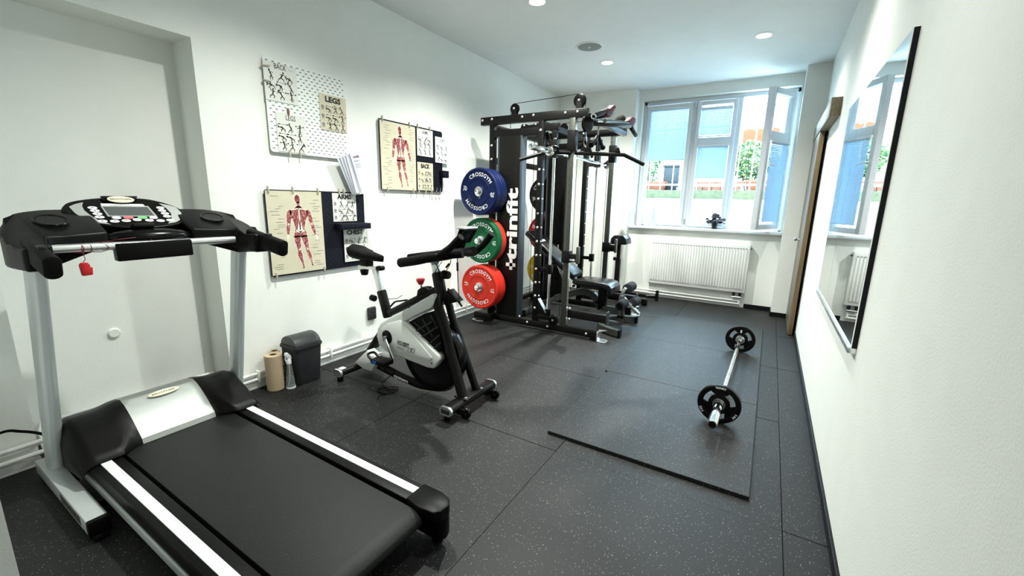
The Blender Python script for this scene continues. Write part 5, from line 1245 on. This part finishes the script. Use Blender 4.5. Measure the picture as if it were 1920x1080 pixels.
# ================================================================== yard outside the window
YO = 8.5
mat('yard_white', (.86, .86, .83), .8, bump=.2, bscale=30); mat('paving', (.55, .54, .5), .8)
obj('ground', MB().box(-7, 5, 6.32, 16, .18, .30), 'paving', kind='structure')
obj('yard_wall', MB().box(-6, 3.5, YO-.1, YO+.25, .30, 1.37), 'yard_white', label='low bright white wall outside the window', cat='wall', base=(-1.2, YO, .3))
m = mat('moss', (.075, .074, .040), .95, bump=1, bscale=25, var=.6, vscale=14)
mb = MB(); rnd = random.Random(9)
mb.box(-6, 3.5, YO-.13, YO+.30, 1.37, 1.52, .02)
for k in range(260):
    x = rnd.uniform(-2.6, .6); mb.ell((x, YO-.12+rnd.uniform(0, .1), rnd.uniform(1.42, 1.52)), (rnd.uniform(.02, .05), .02, rnd.uniform(.012, .03)), 6)
obj('mossy_coping', mb, m, label='moss-covered stone coping on top of the white yard wall', cat='coping', base=(-1.2, YO, 1.37))
FN = thing('yard_fence', 'white metal bar fence standing on the yard wall outside the window', 'fence', (-1.2, YO+.05, 1.52))
for k in range(17):
    x = -2.75+k*.215; obj('bar', MB().cyl((x, YO+.05, 1.52), (x, YO+.05, 2.72), .009, n=8), 'yard_white', FN)
for z in (1.625, 2.62): obj('rail', MB().box(-2.9, .85, YO+.035, YO+.065, z-.014, z+.014, .003), 'yard_white', FN)
obj('gate_post', MB().box(-1.56, -1.46, YO+.02, YO+.10, 1.52, 2.75), 'yard_white', FN)
mat('terracotta', (.22, .065, .032), .8, var=.25, vscale=10); mat('terracotta_brick', (.20, .075, .045), .85, var=.3, vscale=12)
# terracotta planters and a row of bricks behind the fence
def planter(label, x, y, w, h, r=.16):
    t = thing('terracotta_planter', label, 'planter', (x, y, 1.52), 'terracotta planters behind the fence')
    obj('pot', loft(MB(), [rrect(x, y, w*.42, .09, .03, 1.521), rrect(x, y, w*.5, .11, .03, 1.521+h*.8)]), 'terracotta', t)
    obj('rim', loft(MB(), [rrect(x, y, w*.54, .12, .03, 1.521+h*.8), rrect(x, y, w*.54, .12, .03, 1.521+h)]), 'terracotta', t)
planter('long terracotta planter under the left green shrub outside', -2.05, YO+.24, .44, .17)
planter('terracotta planter outside below the gap of the open casement', -.27, YO+.24, .36, .19)
planter('tall terracotta planter outside next to the open casement', .08, YO+.26, .24, .27)
BR = thing('brick_stack', 'row of terracotta bricks stacked behind the middle of the fence', 'bricks', (-1.0, YO+.22, 1.52))
for k in range(6):
    for j in range(2):
        x = -1.46+k*.155+(.07 if j else 0); obj('brick', MB().box(x, x+.148, YO+.18, YO+.28, 1.521+j*.085, 1.521+j*.085+.080, .004), 'terracotta_brick', BR, smooth=0)
DB = thing('dark_crate', 'dark grey storage box behind the fence, seen under the left blind', 'box', (-1.72, YO+.45, 1.52))
obj('box', MB().box(-1.93, -1.52, YO+.42, YO+.65, 1.521, 1.98, .01), 'dark_grey', DB); obj('lid', MB().box(-1.95, -1.50, YO+.40, YO+.67, 1.98, 2.02, .01), 'dark_grey', DB); obj('tag', MB().box(-1.66, -1.58, YO+.416, YO+.42, 1.55, 1.59), 'paper_white', DB)
obj('yard_soil', MB().box(-6, 3.5, YO+.25, 14, 1.30, 1.52), mat('soil', (.25, .22, .17), .9), kind='structure')
def shrub(name, label, c, r, n, cols, seed, leaf=.05):
    t = thing(name, label, 'shrub', (c[0], c[1], 1.52), 'shrubs outside the window'); rnd = random.Random(seed)
    for ci, col in enumerate(cols):
        mb = MB()
        for k in range(n):
            while True:
                p = V((rnd.uniform(-1, 1), rnd.uniform(-1, 1), rnd.uniform(-1, 1)))
                if .35 < p.length < 1: break
            p = V((c[0]+p.x*r[0], c[1]+p.y*r[1], c[2]+p.z*r[2])); s_ = rnd.uniform(.5, 1.2)*leaf
            d, e, f = _frame((rnd.uniform(-1, 1), rnd.uniform(-1, .3), rnd.uniform(-.2, 1)))
            mb.poly([p+e*s_, p+f*s_*.45, p-e*s_, p-f*s_*.45])
        obj('foliage', mb, col, t, kind='stuff', smooth=0)
    st = MB()
    for k in range(5): a = rnd.uniform(0, 6.28); st.tube([(c[0]+.05*math.cos(a), c[1]+.05*math.sin(a), 1.5), (c[0]+r[0]*.6*math.cos(a), c[1]+r[1]*.6*math.sin(a), c[2]+r[2]*.3)], .012, 5)
    obj('stems', st, mat('stem_'+str(seed), (.08, .06, .04), .8), t)
mat('leaf_a', (.035, .10, .025), .6); mat('leaf_b', (.07, .15, .045), .6); mat('leaf_c', (.16, .20, .06), .6); mat('leaf_d', (.02, .05, .02), .6)
shrub('garden_shrub', 'dense green shrub outside behind the left pane', (-2.22, YO+.40, 1.98), (.25, .14, .40), 420, ('leaf_a', 'leaf_b'), 31, .035)
shrub('garden_shrub', 'yellow green leafy shrub outside in the open casement gap', (-.42, YO+.55, 2.08), (.42, .25, .36), 420, ('leaf_b', 'leaf_c', 'leaf_a'), 32, .05)
shrub('garden_shrub', 'dark green shrub outside close to the open casement', (.36, YO+.9, 2.0), (.30, .25, .38), 300, ('leaf_d', 'leaf_b'), 33, .05)
HP = thing('hanging_planter', 'orange terracotta roof tiles on the wall top outside, high in the open casement gap', 'roof tiles', (-.45, YO+1.2, 2.5))
for k in range(3):
    x = -.66+k*.2; obj('roof_tile', MB().grid(lambda u, v, x=x: (x+u*.2, YO+1.1+v*.12, 2.44+.30*(1-v)*.8+.03*math.sin(u*math.pi)), 8, 3), mat('tile_orange%d' % k, (.26, .07, .03), .8), HP)
obj('garden_wall', MB().box(-.75, .35, YO+1.25, YO+1.45, 1.52, 2.5), mat('wall_back_white', (.78, .78, .74), .8), label='pale garden wall carrying the orange roof tiles outside', cat='wall', base=(-.2, YO+1.35, 1.52))
tr = thing('garden_tree', 'thin bare tree branch against the bright sky in the open casement gap', 'tree', (-.25, YO+1.6, 1.52))
obj('trunk', MB().tube([(-.25, YO+1.6, 1.5), (-.28, YO+1.6, 2.4), (-.22, YO+1.6, 3.0), (-.30, YO+1.6, 3.6)], [.04]*7+[.035]*6+[.015]*6, 7, sm=6), mat('bark', (.13, .11, .09), .9), tr)
for a in ((-.22, 3.0, .1, 3.4), (-.27, 2.8, -.5, 3.2), (-.24, 3.2, -.0, 3.25)): obj('branch', MB().tube([(a[0], YO+1.6, a[1]), ((a[0]+a[2])/2, YO+1.58, (a[1]+a[3])/2-.04), (a[2], YO+1.6, a[3])], .012, 6, sm=4), 'bark', tr)
